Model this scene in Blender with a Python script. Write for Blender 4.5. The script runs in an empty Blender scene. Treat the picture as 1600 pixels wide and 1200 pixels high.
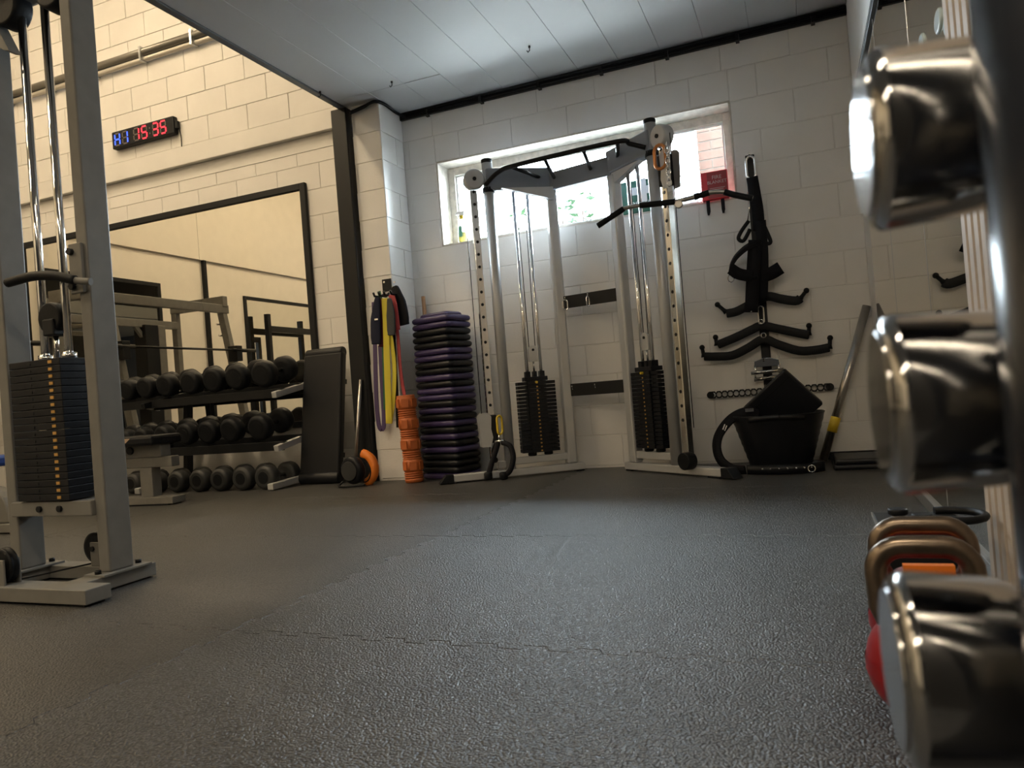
import bpy, bmesh, math, random
from mathutils import Vector, Matrix
random.seed(7)
C = bpy.context.scene
COL = C.collection
PI = math.pi
R = math.radians

# ------------------------------------------------------------------ camera, sky, lamps, exposure
F_PX, YAW, PITCH, ROLL, CAM_D, CAM_H = 1151.49, .376894, .0117992, -.0786372, 5.319, .606155
_f = Vector((-math.sin(YAW), math.cos(YAW), 0)); _r = Vector((math.cos(YAW), math.sin(YAW), 0)); _u = Vector((0, 0, 1))
_f2 = _f*math.cos(PITCH) + _u*math.sin(PITCH); _u2 = _u*math.cos(PITCH) - _f*math.sin(PITCH)
_r3 = _r*math.cos(ROLL) + _u2*math.sin(ROLL); _u3 = _u2*math.cos(ROLL) - _r*math.sin(ROLL)
CAM = Vector((0, -CAM_D, CAM_H))
cd = bpy.data.cameras.new('camera'); cam = bpy.data.objects.new('camera', cd); COL.objects.link(cam)
cd.sensor_width = 36; cd.lens = F_PX/1600*36; cd.clip_start = .02
cam.matrix_world = Matrix(((_r3.x, _u3.x, -_f2.x, CAM.x), (_r3.y, _u3.y, -_f2.y, CAM.y), (_r3.z, _u3.z, -_f2.z, CAM.z), (0, 0, 0, 1)))
cd.dof.use_dof = True; cd.dof.focus_distance = 4.6; cd.dof.aperture_fstop = 6.8
C.camera = cam
def ray(px, py):
    return _r3*((px-800)/F_PX) + _u3*((600-py)/F_PX) + _f2
def WY(px, py, y):                                                   # photo point -> world point on the plane at this y
    v = ray(px, py); return CAM + v*((y-CAM.y)/v.y)
def WX(px, py, x):
    v = ray(px, py); return CAM + v*((x-CAM.x)/v.x)
def WZ(px, py, z):
    v = ray(px, py); return CAM + v*((z-CAM.z)/v.z)
def WD(px, py, d):                                                   # at depth d from the camera
    return CAM + ray(px, py)*d

w = bpy.data.worlds.new('overcast_sky'); C.world = w; w.use_nodes = True
bg = w.node_tree.nodes['Background']; bg.inputs[0].default_value = (.80, .905, 1, 1); bg.inputs[1].default_value = 33.0

def area(name, loc, sx, sy, power, col, rot=(0, 0, 0)):
    l = bpy.data.lights.new(name, 'AREA'); l.shape = 'RECTANGLE'; l.size = sx; l.size_y = sy; l.energy = power; l.color = col
    o = bpy.data.objects.new(name, l); COL.objects.link(o); o.location = loc; o.rotation_euler = rot; return o
WARM = (1, .80, .52)
LAMPS = [(-6.6, -1.9), (-4.6, -1.9), (-6.6, -4.6), (-4.6, -4.6), (-6.6, -7.4), (-4.6, -7.4)]
for x, y in LAMPS:
    area('hall_lamp_light', (x, y, 5.44), .24, 1.4, 15, WARM)
BATTENS = [(-.33, -4.7), (-2.2, -6.9), (-.33, -6.9)]
for x, y in BATTENS:
    area('batten_light', (x, y, 2.885), 1.45, .06, 9, (1, .86, .66))
po = area('window_portal', (-1.47, .30, 2.16), 2.3, .72, 1, (1, 1, 1), (-PI/2, 0, 0)); po.data.cycles.is_portal = True
C.view_settings.view_transform = 'Standard'; C.view_settings.look = 'None'; C.view_settings.gamma = 1
C.view_settings.use_curve_mapping = False; C.view_settings.exposure = 1.0
try:
    C.cycles.max_bounces = 9; C.cycles.diffuse_bounces = 4; C.cycles.glossy_bounces = 5; C.cycles.transparent_max_bounces = 12
    C.cycles.caustics_refractive = False; C.cycles.sample_clamp_indirect = 6; C.cycles.use_denoising = True
except Exception: pass

# ------------------------------------------------------------------ materials
def mat(name, col, rough=.5, metal=0, bump=0, bscale=40, var=0, vscale=6, coat=0, emit=None, estr=0, spec=None):
    m = bpy.data.materials.new(name); m.use_nodes = True; nt = m.node_tree; b = nt.nodes['Principled BSDF']
    b.inputs['Base Color'].default_value = (*col, 1); b.inputs['Roughness'].default_value = rough; b.inputs['Metallic'].default_value = metal
    if coat: b.inputs['Coat Weight'].default_value = coat
    if spec is not None: b.inputs['Specular IOR Level'].default_value = spec
    if emit: b.inputs['Emission Color'].default_value = (*emit, 1); b.inputs['Emission Strength'].default_value = estr
    g = None
    if bump or var:
        g = nt.nodes.new('ShaderNodeNewGeometry')
    if bump:
        n = nt.nodes.new('ShaderNodeTexNoise'); n.inputs['Scale'].default_value = bscale; n.inputs['Detail'].default_value = 4
        nt.links.new(g.outputs['Position'], n.inputs['Vector'])
        bp = nt.nodes.new('ShaderNodeBump'); bp.inputs['Strength'].default_value = bump; bp.inputs['Distance'].default_value = .004
        nt.links.new(n.outputs['Fac'], bp.inputs['Height']); nt.links.new(bp.outputs['Normal'], b.inputs['Normal'])
    if var:
        n = nt.nodes.new('ShaderNodeTexNoise'); n.inputs['Scale'].default_value = vscale; n.inputs['Detail'].default_value = 6
        nt.links.new(g.outputs['Position'], n.inputs['Vector'])
        r = nt.nodes.new('ShaderNodeValToRGB'); r.color_ramp.elements[0].position = .3; r.color_ramp.elements[1].position = .7
        r.color_ramp.elements[0].color = (*[c*(1-var) for c in col], 1); r.color_ramp.elements[1].color = (*[min(1, c*(1+var*.6)) for c in col], 1)
        nt.links.new(n.outputs['Fac'], r.inputs['Fac']); nt.links.new(r.outputs['Color'], b.inputs['Base Color'])
    return m
M = {}
M['paint'] = mat('painted_block', (.76, .74, .71), .55, bump=.25, bscale=60, var=.05, vscale=3)
M['joint'] = mat('painted_joint', (.74, .72, .69), .65, bump=.3, bscale=80)
M['plaster'] = mat('plaster', (.78, .73, .64), .7, bump=.1, bscale=30, var=.03)
M['ceil'] = mat('ceiling_board', (.46, .47, .48), .58, var=.05, vscale=1.5)
M['ceil_edge'] = mat('fascia_metal', (.10, .105, .11), .4)
M['black_steel'] = mat('black_steel', (.006, .007, .009), .38, bump=.05, bscale=20, spec=.3)
M['black_satin'] = mat('black_satin', (.008, .009, .011), .45, spec=.28)
M['plate'] = mat('weight_plate', (.006, .007, .010), .45, bump=.1, bscale=90, spec=.28)
M['rubber'] = mat('black_rubber', (.006, .007, .009), .5, bump=.15, bscale=70, spec=.22)
M['rubber_grey'] = mat('worn_rubber', (.022, .023, .024), .55, var=.2)
M['vinyl'] = mat('black_vinyl', (.006, .007, .010), .42, bump=.12, bscale=120, spec=.28)
M['fabric'] = mat('black_webbing', (.006, .006, .009), .8, bump=.3, bscale=300, spec=.25)
M['silver'] = mat('silver_paint', (.52, .525, .53), .36, metal=.35, bump=.03, bscale=150, var=.04, vscale=9)
M['silver_old'] = mat('silver_paint_worn', (.18, .174, .160), .42, metal=0, spec=.3, bump=.04, bscale=150, var=.10, vscale=14)
M['alu'] = mat('brushed_aluminium', (.55, .56, .57), .3, metal=.85)
M['chrome'] = mat('chrome', (.82, .82, .82), .07, metal=1)
M['chrome_used'] = mat('chrome_used', (.46, .46, .46), .10, metal=1, bump=.03, bscale=45, var=.08, vscale=30)
M['rail_chrome'] = mat('rail_chrome', (.72, .72, .71), .14, metal=1)
M['steel'] = mat('bare_steel', (.45, .43, .40), .28, metal=1, var=.1, vscale=20)
M['bronze'] = mat('worn_steel_handle', (.20, .155, .115), .3, metal=.9, var=.25, vscale=25)
M['gold'] = mat('brass_label', (.62, .36, .10), .4, metal=.5)
M['yellow'] = mat('yellow', (.72, .50, .03), .45)
M['yellow_band'] = mat('yellow_latex', (.62, .52, .04), .55)
M['orange'] = mat('orange_foam', (.47, .115, .022), .6, bump=.1, bscale=60)
M['orange_plain'] = mat('orange_plastic', (.75, .20, .02), .45)
M['copper'] = mat('copper_anodised', (.60, .24, .08), .3, metal=.8)
M['purple'] = mat('purple_plastic', (.042, .029, .100), .36, bump=.1, bscale=90)
M['black_plastic'] = mat('black_plastic', (.007, .008, .011), .38, bump=.1, bscale=90, spec=.3)
M['navy'] = mat('navy_fabric', (.010, .012, .032), .7, spec=.25)
M['green'] = mat('green_latex', (.02, .12, .05), .55)
M['red_band'] = mat('red_latex', (.38, .05, .06), .55)
M['maroon'] = mat('maroon_fabric', (.10, .012, .03), .7)
M['lilac'] = mat('purple_latex', (.065, .038, .115), .55)
M['red'] = mat('red_plastic', (.62, .012, .03), .35)
M['red_paint'] = mat('red_enamel', (.26, .010, .016), .4, spec=.35)
M['white'] = mat('white_plastic', (.8, .8, .79), .4)
M['window_wood'] = mat('peeling_white_wood', (.62, .57, .50), .6, bump=.4, bscale=40, var=.22, vscale=22)
M['brick'] = mat('pale_brick', (.105, .058, .044), .8, bump=.3, bscale=60, var=.2, vscale=9)
M['mortar'] = mat('mortar', (.15, .135, .12), .9)
M['leaf'] = mat('leaf_green', (.012, .034, .012), .6, spec=.2)
M['bark'] = mat('bark', (.03, .022, .016), .8, spec=.2)
M['wood'] = mat('slat_wood', (.60, .51, .42), .55, var=.12, vscale=12)
M['stick'] = mat('wooden_handle', (.35, .20, .10), .5)
M['firstaid'] = mat('first_aid_green', (.01, .10, .06), .4)
M['paving'] = mat('outside_paving', (.35, .34, .32), .8)
M['led_off'] = mat('unlit_segment', (.13, .11, .10), .5)
M['led_red'] = mat('led_red', (.6, .02, .03), .4, emit=(1, .03, .05), estr=1.2)
M['led_blue'] = mat('led_blue', (.03, .06, .6), .4, emit=(.04, .10, 1), estr=1.3)
M['lamp'] = mat('lamp_diffuser', (1, .9, .75), .5, emit=(1, .78, .5), estr=14)
M['disc_pale'] = mat('pale_disc', (.70, .84, .90), .25)
M['charcoal'] = mat('charcoal_paint', (.03, .031, .034), .6)
M['blue'] = mat('blue_vinyl', (.02, .06, .28), .4)
M['cream_skin'] = mat('torn_foam', (.45, .33, .24), .8)
# mirror, glass, liquid
m = mat('mirror_silver', (.80, .79, .74), .005, metal=1); M['mirror'] = m
m = mat('grey_mirror', (.86, .82, .73), .01, metal=1); M['mirror_grey'] = m
m = bpy.data.materials.new('window_glass'); m.use_nodes = True; nt = m.node_tree; nt.nodes.clear()
o_ = nt.nodes.new('ShaderNodeOutputMaterial'); tr = nt.nodes.new('ShaderNodeBsdfTransparent'); gl = nt.nodes.new('ShaderNodeBsdfGlossy'); mx = nt.nodes.new('ShaderNodeMixShader'); fr = nt.nodes.new('ShaderNodeFresnel')
gl.inputs['Roughness'].default_value = .02; tr.inputs[0].default_value = (.95, .97, .97, 1); fr.inputs[0].default_value = 1.25
nt.links.new(fr.outputs[0], mx.inputs[0]); nt.links.new(tr.outputs[0], mx.inputs[1]); nt.links.new(gl.outputs[0], mx.inputs[2]); nt.links.new(mx.outputs[0], o_.inputs[0]); M['glass'] = m
m = mat('clear_plastic', (.9, .92, .92), .1); m.node_tree.nodes['Principled BSDF'].inputs['Alpha'].default_value = .35; M['clear'] = m
m = mat('yellow_liquid', (.9, .75, .02), .1); m.node_tree.nodes['Principled BSDF'].inputs['Transmission Weight'].default_value = .3; M['liquid'] = m
# rubber mat floor with pebbled grain
def mat_rubber(name, lo, hi, r_lo, r_hi, bstr, scale):
    m = bpy.data.materials.new(name); m.use_nodes = True; nt = m.node_tree; b = nt.nodes['Principled BSDF']; N = nt.nodes.new; Lk = nt.links.new
    g = N('ShaderNodeNewGeometry')
    v = N('ShaderNodeTexVoronoi'); v.feature = 'SMOOTH_F1'; v.inputs['Scale'].default_value = scale; v.inputs['Smoothness'].default_value = .3
    n1 = N('ShaderNodeTexNoise'); n1.inputs['Scale'].default_value = 90; n1.inputs['Detail'].default_value = 3
    ad = N('ShaderNodeVectorMath'); ad.operation = 'MULTIPLY_ADD'; ad.inputs[1].default_value = (.006, .006, .006)
    Lk(g.outputs['Position'], n1.inputs['Vector']); Lk(n1.outputs['Color'], ad.inputs[0]); Lk(g.outputs['Position'], ad.inputs[2]); Lk(ad.outputs[0], v.inputs['Vector'])
    bp = N('ShaderNodeBump'); bp.inputs['Strength'].default_value = bstr; bp.inputs['Distance'].default_value = .003; bp.invert = True
    Lk(v.outputs['Distance'], bp.inputs['Height']); Lk(bp.outputs['Normal'], b.inputs['Normal'])
    n2 = N('ShaderNodeTexNoise'); n2.inputs['Scale'].default_value = 1.6; n2.inputs['Detail'].default_value = 7; Lk(g.outputs['Position'], n2.inputs['Vector'])
    r1 = N('ShaderNodeValToRGB'); r1.color_ramp.elements[0].color = (*lo, 1); r1.color_ramp.elements[1].color = (*hi, 1); r1.color_ramp.elements[0].position = .3; r1.color_ramp.elements[1].position = .7
    Lk(n2.outputs['Fac'], r1.inputs['Fac'])
    # pebble tops are paler, the grooves between them darker
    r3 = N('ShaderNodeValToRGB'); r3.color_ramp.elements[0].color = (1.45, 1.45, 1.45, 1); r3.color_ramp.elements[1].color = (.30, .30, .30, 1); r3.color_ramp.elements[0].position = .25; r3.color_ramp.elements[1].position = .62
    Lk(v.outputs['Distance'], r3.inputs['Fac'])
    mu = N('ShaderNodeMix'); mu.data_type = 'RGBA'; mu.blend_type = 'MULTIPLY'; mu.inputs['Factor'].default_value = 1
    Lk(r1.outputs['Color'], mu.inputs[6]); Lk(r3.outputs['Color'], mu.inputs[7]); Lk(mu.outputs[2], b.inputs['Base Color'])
    r2 = N('ShaderNodeValToRGB'); r2.color_ramp.elements[0].color = (r_lo,)*3+(1,); r2.color_ramp.elements[1].color = (r_hi,)*3+(1,)
    Lk(n2.outputs['Fac'], r2.inputs['Fac']); Lk(r2.outputs['Color'], b.inputs['Roughness']); return m
M['mat'] = mat_rubber('pebbled_rubber_mat', (.066, .068, .071), (.102, .104, .107), .29, .40, 1.0, 180)
M['mat_old'] = mat_rubber('older_rubber_mat', (.052, .051, .049), (.080, .078, .075), .38, .50, .8, 180)
M['subfloor'] = mat('subfloor', (.02, .02, .02), .9)

# ------------------------------------------------------------------ mesh builder
MW = {}
class MB:
    def __init__(s): s.v = []; s.f = []; s.sm = []; s.mi = []; s.cur = 0
    def add(s, vs, fs, smooth=False):
        k = len(s.v); s.v += [Vector(p) for p in vs]
        for f in fs:
            s.f.append([k+i for i in f]); s.sm.append(smooth); s.mi.append(s.cur)
        return s
    def box(s, c, d, rot=None):
        c = Vector(c); hx, hy, hz = d[0]/2, d[1]/2, d[2]/2
        vs = [Vector((x, y, z)) for x in (-hx, hx) for y in (-hy, hy) for z in (-hz, hz)]
        if rot is not None: vs = [rot @ p for p in vs]
        return s.add([c+p for p in vs], [(0, 1, 3, 2), (4, 6, 7, 5), (0, 4, 5, 1), (2, 3, 7, 6), (0, 2, 6, 4), (1, 5, 7, 3)])
    def bb(s, a, b):
        a, b = Vector(a), Vector(b); return s.box((a+b)/2, [abs(q) for q in (b-a)])
    def bar(s, p0, p1, wd, th, up=(0, 0, 1)):                         # rectangular bar between two points; th along up
        p0, p1 = Vector(p0), Vector(p1); d = (p1-p0); L = d.length; d.normalize()
        x = d; y = Vector(up).cross(x)
        if y.length < 1e-4: y = Vector((0, 1, 0)).cross(x)
        y.normalize(); z = x.cross(y)
        return s.box((p0+p1)/2, (L, wd, th), Matrix((x, y, z)).transposed())
    @staticmethod
    def frame(d):
        d = d.normalized(); a = Vector((0, 0, 1)) if abs(d.z) < .9 else Vector((1, 0, 0))
        x = a.cross(d).normalized(); return x, d.cross(x)
    def lathe(s, p0, axis, prof, n=20, smooth=True, cap=True, flat=()):
        p0 = Vector(p0); ax = Vector(axis).normalized(); x, y = s.frame(ax); vs = []
        for (t, r) in prof:
            for i in range(n):
                a = 2*PI*i/n; vs.append(p0+ax*t+(x*math.cos(a)+y*math.sin(a))*r)
        k = len(prof)
        for j in range(k-1):
            fs = [(j*n+i, j*n+(i+1) % n, (j+1)*n+(i+1) % n, (j+1)*n+i) for i in range(n)]
            if j == 0: base = len(s.v); s.v += vs
            for f in fs: s.f.append([base+q for q in f]); s.sm.append(smooth and j not in flat); s.mi.append(s.cur)
        if cap:
            if prof[0][1] > 1e-5: s.f.append([base+i for i in range(n)][::-1]); s.sm.append(False); s.mi.append(s.cur)
            if prof[-1][1] > 1e-5: s.f.append([base+(k-1)*n+i for i in range(n)]); s.sm.append(False); s.mi.append(s.cur)
        return s
    def cyl(s, p0, p1, r, r1=None, n=16):
        p0, p1 = Vector(p0), Vector(p1); L = (p1-p0).length
        return s.lathe(p0, p1-p0, [(0, r), (L, r if r1 is None else r1)], n)
    def ccyl(s, p0, p1, r, ch, n=24):                                 # chamfered cylinder
        p0, p1 = Vector(p0), Vector(p1); L = (p1-p0).length
        return s.lathe(p0, p1-p0, [(0, r-ch), (ch*.3, r-ch*.3), (ch, r), (L-ch, r), (L-ch*.3, r-ch*.3), (L, r-ch)], n)
    def ball(s, c, r, n=14, sz=1):
        return s.lathe(Vector(c)-Vector((0, 0, r*sz)), (0, 0, 1), [(r*sz*(1-math.cos(PI*j/(n//2))), max(1e-6, r*math.sin(PI*j/(n//2)))) for j in range(n//2+1)], n, cap=False)
    def tube(s, pts, r, n=10, closed=False, rs=None):
        pts = [Vector(p) for p in pts]; m = len(pts); base = len(s.v); pn = None
        for j, p in enumerate(pts):
            a = pts[(j-1) % m] if (closed or j > 0) else p; b = pts[(j+1) % m] if (closed or j < m-1) else p
            t = (b-a).normalized()
            if pn is None: pn = s.frame(t)[0]
            pn = (pn - t*pn.dot(t)).normalized(); q = t.cross(pn); rr = rs[j] if rs else r
            s.v += [p+(pn*math.cos(2*PI*i/n)+q*math.sin(2*PI*i/n))*rr for i in range(n)]
        for j in range(m if closed else m-1):
            k = (j+1) % m
            for i in range(n):
                s.f.append([base+j*n+i, base+j*n+(i+1) % n, base+k*n+(i+1) % n, base+k*n+i]); s.sm.append(True); s.mi.append(s.cur)
        if not closed:
            s.f.append([base+i for i in range(n)][::-1]); s.sm.append(False); s.mi.append(s.cur)
            s.f.append([base+(m-1)*n+i for i in range(n)]); s.sm.append(False); s.mi.append(s.cur)
        return s
    def strap(s, pts, wdir, wd, th, closed=False):                    # flat band following pts; wdir = direction of its width (or a list)
        pts = [Vector(p) for p in pts]; m = len(pts); base = len(s.v); wf = wd
        for j, p in enumerate(pts):
            wd = wf(j/(m-1)) if callable(wf) else wf
            a = pts[(j-1) % m] if (closed or j > 0) else p; b = pts[(j+1) % m] if (closed or j < m-1) else p
            t = (b-a).normalized(); wv = Vector(wdir[j] if isinstance(wdir, list) else wdir); wv = (wv-t*wv.dot(t)).normalized(); nn = t.cross(wv)
            s.v += [p+wv*wd/2*e+nn*th/2*g for e, g in ((-1, -1), (1, -1), (1, 1), (-1, 1))]
        for j in range(m if closed else m-1):
            k = (j+1) % m
            for i in range(4):
                s.f.append([base+j*4+i, base+j*4+(i+1) % 4, base+k*4+(i+1) % 4, base+k*4+i]); s.sm.append(i in (0, 2)); s.mi.append(s.cur)
        if not closed:
            s.f.append([base, base+1, base+2, base+3][::-1]); s.f.append([base+(m-1)*4+i for i in range(4)]); s.sm += [False]*2; s.mi += [s.cur]*2
        return s
    def prism(s, poly, o, ex, ey, depth):                             # 2-D outline in plane (ex, ey) extruded along ex x ey
        o, ex, ey = Vector(o), Vector(ex).normalized(), Vector(ey).normalized(); ez = ex.cross(ey); n = len(poly)
        vs = [o+ex*a+ey*b for a, b in poly]+[o+ex*a+ey*b+ez*depth for a, b in poly]
        return s.add(vs, [list(range(n))[::-1], [n+i for i in range(n)]]+[(i, (i+1) % n, n+(i+1) % n, n+i) for i in range(n)])
    def mesh(s, name, mats, inv=None):
        me = bpy.data.meshes.new(name); vs = [inv @ p for p in s.v] if inv is not None else s.v
        me.from_pydata([tuple(p) for p in vs], [], s.f)
        for q in (mats if isinstance(mats, (list, tuple)) else [mats]): me.materials.append(q)
        me.polygons.foreach_set('use_smooth', s.sm); me.polygons.foreach_set('material_index', s.mi)
        bm = bmesh.new(); bm.from_mesh(me); bmesh.ops.recalc_face_normals(bm, faces=bm.faces); bm.to_mesh(me); bm.free()
        return me
    def build(s, name, mats, parent=None, bevel=0, seg=2, world=False, stuff=False):
        inv = MW[parent.name].inverted() if (world and parent is not None) else None
        o = bpy.data.objects.new(name, s.mesh(name, mats, inv)); COL.objects.link(o)
        if parent is not None: o.parent = parent; MW[o.name] = MW[parent.name].copy()
        else: MW[o.name] = Matrix.Identity(4)
        if bevel:
            bv = o.modifiers.new('bevel', 'BEVEL'); bv.width = bevel; bv.segments = seg; bv.limit_method = 'ANGLE'; bv.angle_limit = R(50)
        if stuff: o['kind'] = 'stuff'
        return o
def thing(name, label, cat, loc=(0, 0, 0), rz=0, group=None):
    o = bpy.data.objects.new(name, None); COL.objects.link(o); o.empty_display_size = .1
    o.location = loc; o.rotation_euler = (0, 0, rz); o['label'] = label; o['category'] = cat
    if group: o['group'] = group
    MW[o.name] = Matrix.Translation(Vector(loc)) @ Matrix.Rotation(rz, 4, 'Z'); return o
def tag(o, label, cat, group=None):
    o['label'] = label; o['category'] = cat
    if group: o['group'] = group
    return o
def recenter(o, loc):                                                # a one-mesh thing: put its origin at loc
    o.data.transform(Matrix.Translation(-Vector(loc))); o.location = loc; MW[o.name] = Matrix.Translation(Vector(loc)); return o
def struct(o): o['kind'] = 'structure'; return o
def dup(root, loc, rz=None, label=None, group=None):
    def cp(o, parent):
        c = o.copy(); COL.objects.link(c)
        if parent is not None: c.parent = parent
        MW[c.name] = MW[parent.name].copy() if parent is not None else Matrix.Identity(4)
        for ch in [q for q in o.children]: cp(ch, c)
        return c
    r = cp(root, None); r.location = loc
    if rz is not None: r.rotation_euler = (0, 0, rz)
    if label: r['label'] = label
    if group: r['group'] = group
    MW[r.name] = Matrix.Translation(Vector(loc)); return r
def text(name, s, size, m, origin, ex, ey, parent, thick=.0008):
    cu = bpy.data.curves.new(name, 'FONT'); cu.body = s; cu.size = size; cu.extrude = thick; cu.align_x = 'CENTER'; cu.align_y = 'CENTER'; cu.resolution_u = 3
    t = bpy.data.objects.new(name, cu); COL.objects.link(t)
    me = bpy.data.meshes.new_from_object(t.evaluated_get(bpy.context.evaluated_depsgraph_get())); bpy.data.objects.remove(t)
    ex, ey = Vector(ex).normalized(), Vector(ey).normalized(); ez = ex.cross(ey)
    mm = Matrix(((ex.x, ey.x, ez.x, origin[0]), (ex.y, ey.y, ez.y, origin[1]), (ex.z, ey.z, ez.z, origin[2]), (0, 0, 0, 1)))
    me.transform(MW[parent.name].inverted() @ mm); me.materials.clear(); me.materials.append(m)
    o = bpy.data.objects.new(name, me); COL.objects.link(o); o.parent = parent; MW[o.name] = MW[parent.name].copy(); return o
def arc(c, ex, ey, r, a0, a1, n=10):
    c, ex, ey = Vector(c), Vector(ex), Vector(ey)
    return [c+ex*(r*math.cos(R(a0+(a1-a0)*i/n)))+ey*(r*math.sin(R(a0+(a1-a0)*i/n))) for i in range(n+1)]
def smooth_path(pts, k=6):                                           # Catmull-Rom
    pts = [Vector(p) for p in pts]; out = []
    for i in range(len(pts)-1):
        p0 = pts[max(i-1, 0)]; p1 = pts[i]; p2 = pts[i+1]; p3 = pts[min(i+2, len(pts)-1)]
        for j in range(k):
            t = j/k; out.append(.5*((2*p1)+(p2-p0)*t+(2*p0-5*p1+4*p2-p3)*t*t+(3*p1-p0-3*p2+p3)*t**3))
    return out+[pts[-1]]
ORD = ['first', 'second', 'third', 'fourth', 'fifth', 'sixth', 'seventh', 'eighth', 'ninth', 'tenth', 'eleventh', 'twelfth', 'thirteenth', 'fourteenth', 'fifteenth', 'sixteenth', 'seventeenth', 'eighteenth', 'nineteenth', 'twentieth', 'twenty-first', 'twenty-second', 'twenty-third', 'twenty-fourth', 'twenty-fifth', 'twenty-sixth']

# ------------------------------------------------------------------ room shell
XL, XR, YB, ZC, ZH = -8.5, .44, -9.5, 2.95, 6.0
WX0, WX1, WZ0, WZ1 = -2.61, -.33, 1.82, 2.50
PX0, PX1, PY = -3.15, -2.895, -.35
BZ = .015                                                            # height of the first bed joint
# floor: interlocking mats
fl = struct(MB().bb((XL-.2, YB-.2, -.1), (XR+.2, .2, -.012)).build('floor', M['subfloor']))
TX, TY, A_ = 2.54, 1.27, .013; GX0, GY0 = -1.55-4*TX, -3.69-5*TY
def wave(L, n):                                                      # interlocking teeth along one edge, straight at both corners
    st = L/n/2; out = [(0, 0), (st*.7, 0)]
    for i in range(n-1):
        y0 = st*(.7+2*i*(n-.7)/(n-1))
        out += [(y0+st*.05, -A_), (y0+st*.95, -A_), (y0+st*.92, A_), (y0+st*1.85, A_)]
    return out+[(out[-1][0]+.004, 0)]
def tile_outline(g):
    wx, wy = wave(TX, 20), wave(TY, 10); hx, hy = TX/2, TY/2
    P = [(-hx+t, -hy+a) for t, a in wx]+[(hx+a, -hy+t) for t, a in wy]+[(-hx+t, hy+a) for t, a in wx+[(TX, 0)]][::-1]+[(-hx+a, -hy+t) for t, a in wy[1:]][::-1]
    return [(x*(1-g/hx), y*(1-g/hy)) for x, y in P]
o0, o1 = tile_outline(.0010), tile_outline(.0024); n = len(o0)
vs = [(x, y, -.012) for x, y in o0]+[(x, y, -.0013) for x, y in o0]+[(x, y, 0) for x, y in o1]
tb = MB().add(vs, [(i, (i+1) % n, n+(i+1) % n, n+i) for i in range(n)]+[(n+i, n+(i+1) % n, 2*n+(i+1) % n, 2*n+i) for i in range(n)]+[[2*n+i for i in range(n)]])
tile_me = tb.mesh('mat_tile', M['mat']); tile_old = tile_me.copy(); tile_old.materials[0] = M['mat_old']
for i in range(7):
    for j in range(9):
        cx, cy = GX0+(i+.5)*TX, GY0+(j+.5)*TY
        if cx+TX/2 < XL or cx-TX/2 > XR or cy-TY/2 > 0 or cy+TY/2 < YB: continue
        base_me = tile_old if cx < -1.6 else tile_me; me = base_me
        cuts = []
        if cx-TX/2-.02 < XL: cuts.append(((XL-cx, 0, 0), (-1, 0, 0)))
        if cx+TX/2+.02 > XR: cuts.append(((XR-cx, 0, 0), (1, 0, 0)))
        if cy+TY/2+.02 > 0: cuts.append(((0, -cy, 0), (0, 1, 0)))
        if cy-TY/2-.02 < YB: cuts.append(((0, YB-cy, 0), (0, -1, 0)))
        if cuts:
            bm = bmesh.new(); bm.from_mesh(base_me)
            for co, no in cuts: bmesh.ops.bisect_plane(bm, geom=bm.verts[:]+bm.edges[:]+bm.faces[:], plane_co=co, plane_no=no, clear_outer=True)
            me = bpy.data.meshes.new('mat_tile'); bm.to_mesh(me); bm.free()
            if not me.polygons: continue
            if not me.materials: me.materials.append(base_me.materials[0])
        o = bpy.data.objects.new('floor_mat', me); COL.objects.link(o); o.parent = fl; o.location = (cx, cy, 0)

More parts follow.
